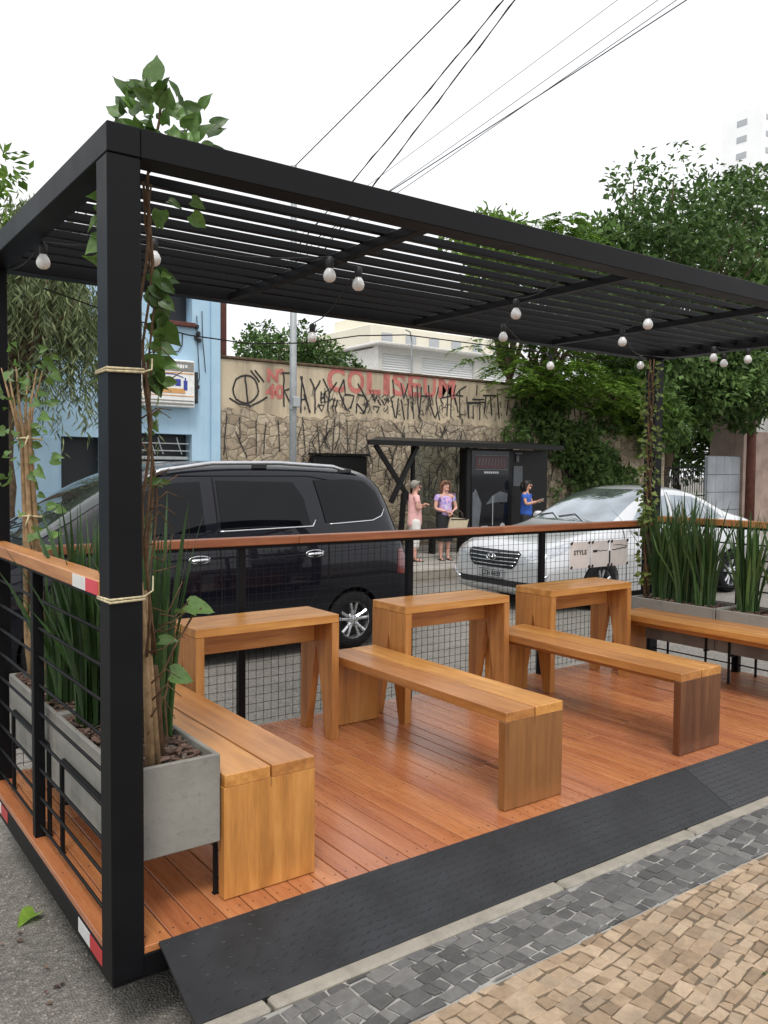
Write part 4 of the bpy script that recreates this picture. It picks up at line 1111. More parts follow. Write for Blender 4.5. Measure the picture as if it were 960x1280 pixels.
GRAF = [[(7.76,3.04),(7.91,2.68)],[(7.9,3.36),(8.01,3.16),(8.02,2.67)],[(8.01,3.11),(8.14,3.34)],[(8.2,3.38),(8.36,3.11),(8.3,2.67)],[(8.36,3.11),(8.53,3.33)],[(8.16,3.12),(8.16,2.88)],[(8.25,3.12),(8.25,2.88)],[(8.16,2.99),(8.25,3.0)],[(8.1,2.84),(8.23,2.85),(8.17,2.72),(8.1,2.84)],[(8.41,2.71),(8.49,3.01)],[(8.47,2.71),(8.56,2.98)],[(8.71,3.4),(8.58,3.14),(8.81,2.73)],[(8.71,3.4),(8.74,3.1),(8.96,3.08),(8.88,2.81)],[(9.05,3.34),(9.29,3.0),(9.22,2.73)],[(9.03,3.12),(9.22,3.09)],[(9.03,2.93),(9.01,2.72)],[(9.03,2.93),(9.22,2.73)],[(9.43,3.14),(9.48,2.97),(9.55,3.13)],[(9.55,3.03),(9.64,2.92)],[(9.67,3.04),(9.74,2.93),(9.81,3.03)],[(9.45,2.89),(9.6,2.88),(9.53,2.76)],[(9.95,3.48),(10.0,3.14),(9.91,3.09)],[(9.91,3.07),(10.03,2.67)],[(10.1,3.1),(10.06,2.67)],[(10.17,3.42),(10.25,3.09),(10.37,3.43)],[(10.18,3.07),(10.28,2.64)],[(10.38,3.1),(10.36,2.66)],[(10.47,3.4),(10.53,2.67)],[(10.6,3.41),(10.69,2.64)],[(10.73,3.38),(10.71,2.94),(10.64,2.66)],[(10.73,3.18),(10.94,3.19)],[(10.93,3.43),(10.99,2.99),(11.13,2.72)],[(11.22,3.41),(11.15,3.12),(11.26,2.68)],[(11.3,3.17),(11.57,3.23)],[(11.51,3.47),(11.47,2.77)],[(11.6,3.19),(11.58,2.7)],[(11.73,3.49),(11.65,3.26),(11.95,3.25)],[(11.73,3.26),(11.84,3.37),(12.03,3.48)],[(11.84,3.37),(11.86,2.62)],[(11.71,3.2),(11.8,2.87)],[(12.07,3.11),(12.4,3.13)],[(12.12,3.05),(12.13,2.76)],[(12.26,3.06),(12.27,2.77)],[(12.37,3.53),(12.35,3.28)],[(6.75,3.07),(6.73,2.97),(6.67,2.88),(6.59,2.82),(6.48,2.79),(6.38,2.81),(6.29,2.86),(6.24,2.94),(6.22,3.04),(6.24,3.14),(6.29,3.23),(6.38,3.29),(6.48,3.32),(6.58,3.31),(6.67,3.26),(6.73,3.17),(6.75,3.07)],[(6.47,3.3),(6.54,2.73)],[(6.14,2.87),(6.34,2.77),(6.54,2.73),(6.75,2.82),(6.94,2.94)],[(7.3,3.42),(7.31,2.77)],[(7.25,3.42),(7.51,3.44),(7.51,3.15),(7.31,3.08),(7.5,2.78)],[(7.68,2.67),(7.72,3.39)],[(7.68,3.39),(7.9,2.68)],[(7.71,2.93),(7.82,2.95)],[(6.32,2.52),(6.32,2.09)],[(6.23,2.25),(6.47,1.76)],[(6.66,2.48),(6.66,1.82)],[(6.87,2.44),(6.81,1.82)],[(7.13,2.5),(7.17,1.88)],[(6.05,2.57),(5.99,1.8)],[(7.68,2.59),(7.75,1.84)],[(8.02,2.48),(8.09,1.84)],[(8.26,2.55),(8.22,2.14)],[(8.44,2.62),(8.37,1.85)],[(8.72,2.57),(8.76,1.92)],[(9.01,2.52),(8.94,1.86)],[(9.6,2.49),(9.68,2.24)],[(9.91,2.56),(10.23,2.26)],[(10.22,2.51),(10.15,2.26)],[(10.46,2.52),(10.63,2.34),(10.7,2.6)],[(11.12,2.55),(11.08,2.35),(11.25,2.29),(11.37,2.56)],[(11.46,2.37),(11.8,2.51)],[(12.06,3.25),(12.11,2.78)],[(12.23,3.19),(12.6,3.21)],[(12.46,3.14),(12.47,2.73)],[(12.06,3.08),(12.64,3.15)],[(6.59,3.42),(6.78,3.21)],[(6.68,3.43),(6.87,3.22)]]

def wy(z, x): return 11.992 if z > stone_top(x)+.05 else 11.905
b = MB()
for st in GRAF:
    w = .034 if min(p[1] for p in st) > 2.2 and max(p[1] for p in st) > 2.8 else .022
    pts = []
    for (xa, za), (xb, zb) in zip(st, st[1:]):
        k = max(1, int(math.hypot(xb-xa, zb-za)/.08))
        for j in range(k): pts.append((xa+(xb-xa)*j/k, za+(zb-za)*j/k))
    pts.append(st[-1])
    ribbon(b, [(x+random.uniform(-.008, .008), wy(z, x)+.0005*random.random(), z) for x, z in pts], w, (0, 1, 0))
for k in range(150):
    x = random.uniform(6., 16.5); z = random.uniform(.8, 2.1); h = random.uniform(.3, .75); w = random.choice((.014, .018, .024))
    pts = [(x, z), (x+random.uniform(-.12, .12), z+h*.5), (x+random.uniform(-.25, .25), z+h)]
    if random.random() < .5: pts.append((pts[-1][0]+random.uniform(-.25, .25), pts[-1][1]-random.uniform(.1, .4)))
    ribbon(b, [(a, 11.904-.0004*k*.1, c) for a, c in pts if c < stone_top(a)-.05], w, (0, 1, 0)) if all(c < stone_top(a)-.05 for a, c in pts) else None
for k in range(90):   # thin overlapping scrawl on the cream part
    x = random.uniform(7.7, 13.5); z = random.uniform(2.72, 3.1); h = random.uniform(.10, .24); w = random.choice((.010, .013, .017))
    q = [(x, z)]
    for j in range(random.randint(2, 4)): q.append((q[-1][0]+random.uniform(-.09, .13), z+random.choice((0, h, h*.5))+random.uniform(-.03, .03)))
    ribbon(b, [(a, 11.9908-.00002*k, c) for a, c in q], w, (0, 1, 0))
for k in range(16):   # denser tags at the shaded end
    x = 12.6+k*.24; z0 = 2.75; w = .04
    ribbon(b, [(x, 11.991, z0+random.uniform(0, .2)), (x+random.uniform(-.08, .1), 11.991, z0+random.uniform(.5, .75))], w, (0, 1, 0))
    if k % 3 == 0: ribbon(b, [(x-.05, 11.9905, 3.3), (x+.4, 11.9905, 3.32)], w, (0, 1, 0))
b.build('graffiti', 'black_spray', wl, off=off)
b = MB()
lets = 'COLISEUM'; x = 8.30
for i, ch in enumerate(lets):
    vs, fs = text_mesh(ch, .66, .022, 1.)
    x0 = min(a for a, c in vs); x1 = max(a for a, c in vs); wd = {'I': .17, 'M': .50, 'C': .43, 'O': .42}.get(ch, .36); s_ = wd/(x1-x0); z0 = 3.15+.035*i/7
    b.add([(x+(a-x0)*s_, 11.9945, z0+c) for a, c in vs], fs)
    x += wd+.065
b.build('painted_name', 'red_paint', wl, off=off)
b = MB()
text_on(b, 'N', (6.93, 11.9943, 3.24), (1, 0, 0), (0, 0, 1), .34, .016, 1.0); text_on(b, '\u00ba', (7.19, 11.9943, 3.26), (1, 0, 0), (0, 0, 1), .34, .012, 1.0)
text_on(b, '40', (6.92, 11.9943, 2.93), (1, 0, 0), (0, 0, 1), .36, .018, 1.1)
b.build('painted_number', 'red_paint', wl, off=off)
b = MB(); b.bx(7.84, 9.12, 11.72, 11.88, .9, 1.83, .02); b.bx(7.80, 9.16, 11.68, 11.9, 1.835, 1.88, .01); b.bx(7.95, 8.05, 11.75, 11.85, ZK, .9, .01); b.bx(8.9, 9.0, 11.75, 11.85, ZK, .9, .01)
tag(b.build('utility_cabinet', 'shelter', off=(8.48, 11.8, ZK)), 'low black cabinet against the stone wall behind the minivan', 'cabinet')

# ------------------------------------------------------------------ light-blue shop
sh = thing('shop_building', (0, 14, ZK), 'light-blue rendered shop building with a rolled shutter and a lit-box sign', 'building'); off = tuple(sh.location)
def facade(mb, x0, x1, z0, z1, y, t, holes):
    xs = sorted({x0, x1, *[h[0] for h in holes], *[h[1] for h in holes]}); zs = sorted({z0, z1, *[h[2] for h in holes], *[h[3] for h in holes]})
    for xa, xb in zip(xs, xs[1:]):
        for za, zb in zip(zs, zs[1:]):
            mx, mz = (xa+xb)/2, (za+zb)/2
            if any(h[0] < mx < h[1] and h[2] < mz < h[3] for h in holes): continue
            mb.bx(xa, xb, y, y+t, za, zb, .0)
b = MB(); facade(b, -9, 5.72, ZK, 5.1, 11.9, .3, [(3.9, 5.36, ZK, 2.16), (3.06, 3.75, ZK, 2.06), (4.86, 5.37, 4.16, 4.85), (.6, 1.7, 1.0, 2.1), (1.6, 2.8, 3.7, 4.7), (-4, -1, ZK, 2.3)])
b.bx(-9, 5.9, 12.2, 20, ZK, 5.0, .02); b.build('wall', 'blue_wall', sh, off=off)
b = MB(); b.bx(5.722, 5.905, 11.84, 12.2, ZK, 5.2, .02); b.build('pilaster', 'blue_wall', sh, off=off)
b = MB(); b.bx(-9.05, 5.7, 11.78, 11.896, 4.98, 5.15, .02); b.build('cornice', 'blue_wall', sh, off=off)
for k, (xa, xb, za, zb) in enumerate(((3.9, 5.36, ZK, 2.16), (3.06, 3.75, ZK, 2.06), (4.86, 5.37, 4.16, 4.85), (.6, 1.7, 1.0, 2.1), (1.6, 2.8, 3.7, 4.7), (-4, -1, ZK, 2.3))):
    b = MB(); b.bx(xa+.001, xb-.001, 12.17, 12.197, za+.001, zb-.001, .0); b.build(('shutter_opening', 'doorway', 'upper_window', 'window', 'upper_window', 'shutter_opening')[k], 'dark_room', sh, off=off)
b = MB()
for k in range(22): b.bx(3.93, 5.30, 12.07+.004*(k % 2), 12.09+.004*(k % 2), ZK+.01+.08*k, ZK+.088+.08*k, .004)
b.build('roller_shutter', 'shutter', sh, off=off)
b = MB(); b.bx(3.92, 5.34, 12.0, 12.12, 1.70, 1.76, .01); b.bx(3.92, 5.34, 11.96, 12.0, 1.98, 2.0, .004); b.bx(3.92, 5.34, 11.96, 12.0, 1.85, 1.87, .004)
for x in (4.25, 4.6, 4.75, 5.1): b.tube([(x, 11.98, 2.1), (x+.04, 11.97, 1.95), (x+.1, 11.98, 1.8)], .012, 5)
b.build('shutter_grille', 'pole_grey', sh, off=off)
b = MB(); b.bx(4.82, 5.40, 11.80, 11.898, 4.08, 4.155, .01); b.build('window_sill', 'rust_brick', sh, off=off)
b = MB(); b.bx(2.55, 3.02, 11.86, 11.898, ZK, 2.05, .01); b.build('pale_door_panel', 'blue_wall', sh, off=off)
b = MB()
b.tube([(4.86, 11.885, 3.95), (4.88, 11.885, 3.75), (4.98, 11.885, 3.62), (5.1, 11.885, 3.63), (5.17, 11.885, 3.75), (5.18, 11.885, 3.95)], .010, 5)
b.tube([(5.45, 11.88, 4.3), (5.47, 11.88, 3.7), (5.50, 11.88, 3.2), (5.42, 11.88, 2.9)], .008, 5); b.tube([(5.55, 11.88, 4.4), (5.56, 11.88, 3.9), (5.62, 11.88, 3.3)], .008, 5)
for x, z in ((5.44, 4.1), (5.47, 3.98), (5.43, 3.9), (5.49, 3.86), (5.45, 3.02)): b.bx(x-.03, x+.03, 11.82, 11.897, z-.035, z+.035, .01)
b.build('wall_wiring', 'cable', sh, off=off)
sg = thing('shop_sign', (4.8, 11.8, 3.05), 'white shop sign with blue letter blocks and an orange base on the blue facade', 'sign'); off = tuple(sg.location)
b = MB(); b.bx(4.25, 5.33, 11.70, 11.893, 2.63, 3.46, .012); b.build('sign_box', 'white_paint', sg, off=off)
b = MB(); b.bx(4.27, 5.31, 11.694, 11.699, 3.26, 3.43, .001); b.build('header_band', 'sign_grey', sg, off=off)
b = MB(); [b.bx(4.50+.05*k, 4.53+.05*k+(.008 if k % 3 else 0), 11.693, 11.6985, 3.315+(.01 if k % 4 == 1 else 0), 3.375, .001) for k in range(14) if k not in (2, 5)]; b.build('header_lettering', 'white_paint', sg, off=off)
b = MB(); b.bx(4.27, 5.31, 11.694, 11.699, 3.215, 3.235, .001); b.bx(4.27, 5.31, 11.694, 11.699, 2.82, 2.835, .001); b.bx(4.57, 5.15, 11.694, 11.699, 2.87, 2.955, .001); b.build('orange_band', 'sign_orange', sg, off=off)
b = MB(); b.bx(4.27, 5.31, 11.694, 11.699, 2.66, 2.70, .001); b.bx(4.27, 5.31, 11.694, 11.699, 2.73, 2.75, .001); b.build('grey_band', 'sign_grey', sg, off=off)
b = MB()
for k, w in enumerate((.09, .1, .13, .12)): x = 4.58+.128*k; b.bx(x, x+w*.85, 11.693, 11.6985, 3.0, 3.12, .001)
b.bx(5.12, 5.19, 11.693, 11.6985, 2.93, 3.10, .001); b.bx(5.14, 5.165, 11.693, 11.6985, 3.102, 3.15, .001)
ribbon(b, [(4.62+.5*t/10, 11.6932, 3.15+.055*math.sin(t/10*PI)) for t in range(11)], .014, (0, 1, 0)); b.build('letter_blocks', 'sign_blue', sg, off=off)
b = MB(); b.bx(5.345, 5.44, 11.80, 11.893, 2.72, 3.28, .008); b.bx(5.36, 5.43, 11.79, 11.799, 2.75, 2.98, .004); b.bx(5.36, 5.43, 11.79, 11.799, 3.0, 3.25, .004)
tag(b.build('meter_box', 'dark_plastic', off=(5.39, 11.85, 3.0)), 'dark narrow box on the blue facade right beside the shop sign', 'box')
b = MB(); b.bx(6.10, 6.24, 12.30, 12.43, ZK, 5.2, .01)
tag(b.build('brick_pillar', 'rust_brick', off=(6.17, 12.36, ZK)), 'dark red-brown pillar rising between the blue shop and the cream wall', 'pillar')

# ------------------------------------------------------------------ buildings behind
wb = thing('white_building', (19, 25, -.2), 'low white building with horizontal louvred windows above the graffiti wall', 'building'); off = tuple(wb.location)
b = MB(); facade(b, 16.7, 25, -.2, 6.0, 22, .3, [(16.9, 18.3, 4.95, 5.75), (18.7, 21.3, 4.95, 5.75), (21.7, 24, 4.95, 5.75)]); b.bx(16.7, 25, 22.3, 26, -.2, 5.95, .02); b.build('wall', 'off_white', wb, off=off)
b = MB(); b.bx(16.5, 25.3, 21.7, 26.3, 6.0, 6.11, .03); b.build('roof', 'off_white', wb, off=off)
for xa, xb, za, zb in ((16.9, 18.3, 4.95, 5.75), (18.7, 21.3, 4.95, 5.75), (21.7, 24, 4.95, 5.75)):
    b = MB()
    for k in range(9): z = za+(zb-za)*(k+.5)/9; b.box(((xa+xb)/2, 22.12, z), (xb-xa-.02, .015, .10), .003, rot=Matrix.Rotation(-.5, 3, 'X'))
    b.build('window', 'tower', wb, off=off)
b = MB(); b.tube([(17.9, 21.6, 3.8), (17.9, 21.6, 6.2), (17.75, 21.5, 6.5), (17.5, 21.45, 6.55)], .03, 6)
tag(b.build('conduit_mast', 'pole_grey', off=(17.9, 21.6, 3.8)), 'thin bent mast in front of the low white building', 'mast')
ab = thing('apartment_block', (40, 52, -.2), 'distant cream apartment block with small windows behind the low white building', 'building'); off = tuple(ab.location)
b = MB(); b.bx(32.5, 47, 45, 58, -.2, 11.6, .05); b.bx(34, 40, 47, 52, 11.6, 12.8, .05); b.build('wall', 'yellow_block', ab, off=off)
for r_ in range(3):
    for c_ in range(6):
        x = 33.4+2.1*c_; z = 10.1-3*r_; b = MB(); b.bx(x, x+.9, 44.93, 44.995, z, z+1.0, .01); b.build('window', 'tower_glass', ab, off=off)
tw = thing('tower_block', (170, 95, 0), 'tall pale high-rise tower with balconies far behind the dark tree', 'tower'); off = tuple(tw.location)
b = MB(); b.bx(157, 184, 90, 99, -.2, 74, .1); b.bx(161, 176, 92, 97, 74, 77, .1); b.build('wall', 'tower', tw, off=off)
for r_ in range(12):
    z = 70.0-3.2*r_
    b = MB(); b.bx(160.1, 166.5, 88.3, 89.98, z, z+.25, .02); b.bx(160.1, 166.5, 88.25, 88.35, z+.26, z+1.15, .02); b.build('balcony', 'tower', tw, off=off)
    b = MB(); b.bx(160.2, 166.3, 89.9, 89.99, z+.3, z+2.7, .02); b.build('balcony_recess', 'dark_room', tw, off=off)
    b = MB(); b.bx(156.92, 156.99, 93.4, 95.6, z+.8, z+2.0, .02); b.build('window', 'tower_glass', tw, off=off)
    b = MB(); b.bx(157.9, 158.9, 89.93, 89.99, z+.9, z+2.0, .02); b.build('window', 'tower_glass', tw, off=off)
# right-hand gates and house
ig = thing('iron_gate', (20.5, 12.05, ZK), 'dark wrought-iron gate with scrolls beside the grey metal gate', 'gate'); off = tuple(ig.location)
b = MB()
for k in range(19): x = 19.45+.112*k; b.tube([(x, 12.05, ZK+.02), (x, 12.05, 1.72)], .011, 5)
for z in (.05, .9, 1.70): b.bx(19.42, 21.5, 12.03, 12.07, z-.02, z+.02, .003)
b.build('bars', 'steel', ig, off=off)
b = MB()
for k in range(5):
    b = MB(); cx = 19.65+.4*k; b.tube([(cx+.13*math.cos(t*.5)*(1-t/16), 12.02, 1.3+.2*math.sin(t*.5)*(1-t/16)) for t in range(14)], .012, 5); b.tube([(cx-.1, 12.02, 1.62), (cx, 12.02, 1.5), (cx+.1, 12.02, 1.62)], .012, 5); b.build('scroll', 'cable_grey', ig, True, off)
pass
gg = thing('metal_gate', (22.4, 12.05, ZK), 'grey panelled metal gate between the iron gate and the brown pole', 'gate'); off = tuple(gg.location)
b = MB()
for r_ in range(4):
    for c_ in range(4): b.bx(21.57+.43*c_+.006, 21.57+.43*(c_+1)-.006, 12.0, 12.05, ZK+.03+.53*r_, ZK+.03+.53*(r_+1)-.012, .01)
b.build('panels', 'concrete_wall', gg, off=off)
b = MB(); b.bx(21.55, 23.32, 12.052, 12.1, ZK, 2.07, .006); b.build('gate_frame', 'concrete_wall', gg, off=off)
b = MB(); b.tube([(23.35, 11.7, ZK), (23.35, 11.7, 4.6)], [.15, .13], 12)
tag(b.build('brown_pole', 'rust_brick', None, True, (23.35, 11.7, ZK)), 'thick red-brown pole beside the grey metal gate', 'pole')
hs = thing('house', (28, 16, ZK), 'pinkish weathered house front beyond the brown pole', 'house'); off = tuple(hs.location)
b = MB(); facade(b, 24.1, 33, ZK, 5.0, 12.4, .3, [(24.6, 25.9, 2.9, 4.2), (27, 28.4, ZK, 2.1)]); b.bx(24.1, 33, 12.7, 13.6, ZK, 4.9, .02); b.build('wall', 'pinkish', hs, off=off)
b = MB(); b.bx(24.6, 25.9, 12.6, 12.69, 2.9, 4.2, .01); b.build('window', 'off_white', hs, off=off)
b = MB(); b.bx(27, 28.4, 12.6, 12.69, ZK, 2.1, .01); b.build('door', 'dark_room', hs, off=off)
b = MB(); b.bx(23.9, 33.2, 12.1, 13.8, 5.0, 5.15, .02); b.build('roof', 'roof_tile', hs, off=off)
gh = thing('garden_house', (21, 20, ZK), 'off-white house glimpsed through the branches behind the iron gate', 'house'); off = tuple(gh.location)
b = MB(); facade(b, 17, 23.8, ZK, 4.2, 18, .3, [(18, 19.2, 1, 2.3), (20.6, 21.6, ZK, 2.2)]); b.bx(17, 23.8, 18.3, 23, ZK, 4.1, .02); b.build('wall', 'off_white', gh, off=off)
b = MB(); b.bx(18, 19.2, 18.25, 18.29, 1, 2.3, .0); b.build('window', 'dark_room', gh, off=off)
b = MB(); b.bx(20.6, 21.6, 18.25, 18.29, ZK, 2.2, .0); b.build('door', 'dark_room', gh, off=off)

# ------------------------------------------------------------------ bus shelter
bs = thing('bus_shelter', (10.2, 10.4, ZK), 'dark metal bus shelter with a sloping roof, glass back and V-shaped braces', 'bus shelter'); off = tuple(bs.location)
b = MB(); b.add([(7.86, 9.86, 2.02), (12.6, 9.60, 2.02), (13.1, 10.9, 2.14), (8.75, 10.9, 2.14), (7.86, 9.86, 2.08), (12.6, 9.60, 2.08), (13.1, 10.9, 2.20), (8.75, 10.9, 2.20)], [(3, 2, 1, 0), (4, 5, 6, 7), (0, 1, 5, 4), (1, 2, 6, 5), (2, 3, 7, 6), (3, 0, 4, 7)]); b.build('roof', 'shelter', bs, off=off, fix=True)
b = MB(); b.tube([(7.84, 9.85, 2.045), (12.62, 9.585, 2.045)], .065, 4); b.build('roof_edge', 'shelter', bs, off=off)
for (xa, za), (xb, zb) in (((8.06, 2.0), (8.98, .85)), ((9.02, 2.0), (8.42, .95)), ((8.72, 1.12), (8.62, ZK))):
    b = MB(); p, q = V((xa, 9.95, za)), V((xb, 9.95, zb)); b.tube([p, q], .055, 4); b.build('brace', 'shelter', bs, off=off)
for x in (9.42, 10.85):
    b = MB(); b.bx(x-.035, x+.035, 10.55, 10.62, ZK, 2.1, .006); b.build('post', 'shelter', bs, off=off)
for xa, xb in ((9.47, 10.80),):
    b = MB(); b.bx(xa, xb, 10.58, 10.592, .35, 2.1, .002); b.build('glass_panel', 'pane', bs, off=off)
b = MB(); b.bx(9.5, 10.75, 10.2, 10.5, .36, .40, .01); b.bx(9.7, 9.78, 10.28, 10.42, ZK, .36, .005); b.bx(10.45, 10.53, 10.28, 10.42, ZK, .36, .005); b.build('seat', 'shelter', bs, off=off)
pn = thing('advert_panel', (10.85, 9.95, ZK), 'black framed advert panel with a muted red header under the bus shelter roof', 'advert panel'); off = tuple(pn.location)
b = MB(); b.bx(10.22, 11.46, 9.88, 10.12, ZK, 2.0, .015); b.build('frame', 'shelter', pn, off=off)
b = MB(); b.bx(10.33, 11.35, 9.868, 9.879, .30, 1.95, .003); po = b.build('poster', 'ad_dark', pn, off=off)
def sub(mb, n, m_): o = mb.build(n, m_, po, off=off); return o
b = MB(); b.bx(10.44, 11.28, 9.8635, 9.8675, 1.60, 1.84, .001); sub(b, 'red_header', 'ad_red')
b = MB(); q = 9.862
ribbon(b, [(10.42, q, 1.58), (11.30, q, 1.58)], .014, (0, 1, 0)); ribbon(b, [(10.42, q, 1.86), (11.30, q, 1.86)], .014, (0, 1, 0))
for k in range(9): x = 10.52+.085*k; ribbon(b, [(x, q-.0004, 1.66), (x+.02, q-.0004, 1.80)], .026, (0, 1, 0)); 
sub(b, 'header_lettering', 'ad_grey')
b = MB()
for k in range(7): b.bx(10.66+.058*k, 10.705+.058*k, 9.8625, 9.8675, 1.50, 1.54, .001)
b.bx(10.60, 10.78, 9.8625, 9.8675, .42, .45, .001); b.bx(10.44, 10.70, 9.8625, 9.8675, .36, .385, .001); b.bx(10.96, 11.1, 9.8625, 9.8675, .40, .43, .001)
vs = [(11.18+.07*math.cos(t*PI/8), 9.862, .43+.07*math.sin(t*PI/8)) for t in range(16)]; b.add(vs, [tuple(range(16))])
b.bx(10.90, 10.915, 9.8625, 9.8675, .45, 1.05, .001); sub(b, 'caption', 'ad_pale')
b = MB(); b.prism([(10.72, .88), (10.98, .92), (11.30, .92), (11.32, 1.10), (11.1, 1.14), (10.9, 1.06)], 9.8635, 9.867, 'xz'); b.prism([(10.36, .4), (10.52, .35), (10.60, .9), (10.44, 1.2), (10.36, 1.1)], 9.8635, 9.867, 'xz'); sub(b, 'picture', 'ad_grey').data
rp = thing('route_panel', (12.05, 9.95, ZK), 'tall black route panel with a small grey notice beside the advert panel', 'information panel'); off = tuple(rp.location)
b = MB(); b.bx(11.49, 12.62, 10.0, 10.10, ZK, 1.99, .01); b.build('panel', 'shelter', rp, off=off)
b = MB(); b.bx(11.60, 11.86, 9.988, 9.998, 1.24, 1.66, .002); b.build('notice', 'ad_grey', rp, off=off)
b = MB(); b.bx(11.66, 11.74, 9.97, 9.998, 1.74, 1.88, .01); b.bx(11.64, 11.84, 9.98, 9.998, 1.90, 1.94, .004); b.build('lamp_box', 'ad_grey', rp, off=off)

# ------------------------------------------------------------------ pole and cables
PX, PY = 5.74, 8.9
lp = thing('utility_pole', (PX, PY, ZK), 'grey steel pole standing in front of the graffiti wall carrying the cables', 'pole'); off = tuple(lp.location)
b = MB(); b.tube([(PX, PY, ZK), (PX, PY, 6.18)], [.062, .046], 14); b.lathe([(.12, 0), (.12, .02), (.07, .03), (.062, .10)], (PX, PY, ZK), 'z', 14); b.build('shaft', 'pole_grey', lp, True, off)
b = MB(); b.bx(PX-.06, PX+.06, PY-.13, PY-.055, 2.50, 2.66, .01); b.tube([(PX, PY, 2.47), (PX, PY, 2.52)], .066, 12); b.build('junction_box', 'pole_grey', lp, off=off)
lines = [((5.740, 8.9, 6.16), (6.2, 1.23, 8.41), .011, 'single black cable leaving the top of the grey pole'), ((5.74, 8.9, 4.89), (7.16, .5, 9.97), .010, 'upper twisted cable of the steep pair rising across the sky'),
         ((5.742, 8.9, 4.31), (7.41, .32, 10.67), .010, 'lower twisted cable of the steep pair rising across the sky'), ((5.74, 8.9, 4.867), (10.95, -2.34, 10.0), .010, 'thickest cable of the shallow bundle toward the upper corner'),
         ((5.74, 8.9, 4.70), (10.75, -2.19, 10.2), .007, 'thin cable running just below the thickest shallow cable'), ((5.74, 8.9, 5.061), (9.52, -1.27, 9.77), .005, 'faint cable standing apart above the shallow bundle'),
         ((5.74, 8.9, 4.79), (10.36, -1.9, 10.09), .006, 'faint cable crossing the shallow bundle')]
for i, (a, c, r_, lab) in enumerate(lines):
    a, c = V(a), V(c); b = MB(); n = 40; pts = []
    for t in range(n+1):
        p = a.lerp(c, t/n); p.z -= .05*math.sin(PI*t/n)
        pts.append(p)
    r_ *= .75; b.tube(pts, r_, 5)
    if i in (1, 2): b.tube([p+V((.012*math.cos(k*1.9), 0, .012*math.sin(k*1.9))) for k, p in enumerate(pts)], r_*.7, 4)
    tag(b.build('overhead_cable', 'cable_grey' if i > 3 else 'cable', None, True, tuple(a)), lab, 'cable', 'overhead cables from the grey pole')

# ------------------------------------------------------------------ vegetation
def rand_rot(n, up=.0):
    """n random orthonormal frames (axis along leaf, normal)"""
    d = rng.normal(size=(n, 3)); d /= np.linalg.norm(d, axis=1)[:, None]
    nn = rng.normal(size=(n, 3)); nn[:, 2] = np.abs(nn[:, 2])+up; nn -= d*(nn*d).sum(1)[:, None]; nn /= np.linalg.norm(nn, axis=1)[:, None]
    return d, nn
def leaf_quads(mb, P, d, nn, L, Wd, tones, m=0, fold=.18):
    """each leaf: a diamond folded on its midrib, 2 quads"""
    n = len(P); s = np.cross(d, nn); L = L[:, None]; Wd = Wd[:, None]
    base = P; tip = P+d*L; mid = P+d*L*.45-nn*L*.04
    l = P+d*L*.42+s*Wd*.5+nn*Wd*fold; r = P+d*L*.42-s*Wd*.5+nn*Wd*fold
    vs = np.stack([base, l, tip, mid, r], 1).reshape(-1, 3)
    k = np.arange(n)*5
    fs = np.concatenate([np.stack([k, k+3, k+2, k+1], 1), np.stack([k, k+4, k+2, k+3], 1)], 0)
    mb.np_add(vs.tolist(), fs.tolist(), np.concatenate([tones, tones]).tolist(), m)
def tones(n, c): return np.clip(c+rng.normal(size=n)*.2, 0, 1)
def clump_leaves(mb, clumps, per, L0, ratio=.5, up=.8, shell=.45):
    for c, r in clumps:
        n = per; q = rng.normal(size=(n, 3)); q /= np.linalg.norm(q, axis=1)[:, None]
        rad = (shell+(1-shell)*rng.random(n))**.7
        rad *= 1+.35*(rng.random(n) < .12)
        P = np.array(c)+q*rad[:, None]*np.array(r)
        d, nn = rand_rot(n, up); d = d*.8+q*.6; d[:, 2] -= .25; d /= np.linalg.norm(d, axis=1)[:, None]
        nn -= d*(nn*d).sum(1)[:, None]; nn /= np.linalg.norm(nn, axis=1)[:, None]
        L = L0*(.6+.8*rng.random(n)); leaf_quads(mb, P, d, nn, L, L*ratio, tones(n, .2+.5*random.random()))
def limb(mb, a, c, r0, r1, wob=.12, n=7):
    a, c = V(a), V(c); pts = []
    for i in range(n+1):
        t = i/n; p = a.lerp(c, t); k = math.sin(t*PI)*wob*(c-a).length
        pts.append(p+V((random.uniform(-1, 1), random.uniform(-1, 1), random.uniform(-.3, .8)))*k*.5)
    mb.tube(pts, [r0+(r1-r0)*i/n for i in range(n+1)], 8); return pts
def tree(name, label, base, fork, clumps, per, L0, leafm, r0, group=None, ratio=.5, up=.8, barkm='bark'):
    t = thing(name, base, label, 'tree', group); off = tuple(base)
    w = MB(); limb(w, base, fork, r0, r0*.7, .05)
    for c, r in clumps[::2]: limb(w, fork, c, r0*.42, r0*.07, .12)
    w.build('trunk', barkm, t, True, off)
    b = MB(); clump_leaves(b, clumps, per, L0, ratio, up); o = b.build('crown', leafm, t, off=off); return t
def blob(c, r, n, rr, flat=.75, shell=.5):
    out = []
    for k in range(n):
        q = V((random.gauss(0, 1), random.gauss(0, 1), random.gauss(0, 1))).normalized(); s = shell+(1-shell)*random.random()
        k2 = rr*random.uniform(.6, 1.25); out.append(((c[0]+q.x*r[0]*s, c[1]+q.y*r[1]*s, c[2]+q.z*r[2]*s), (k2, k2, k2*flat)))
    return out
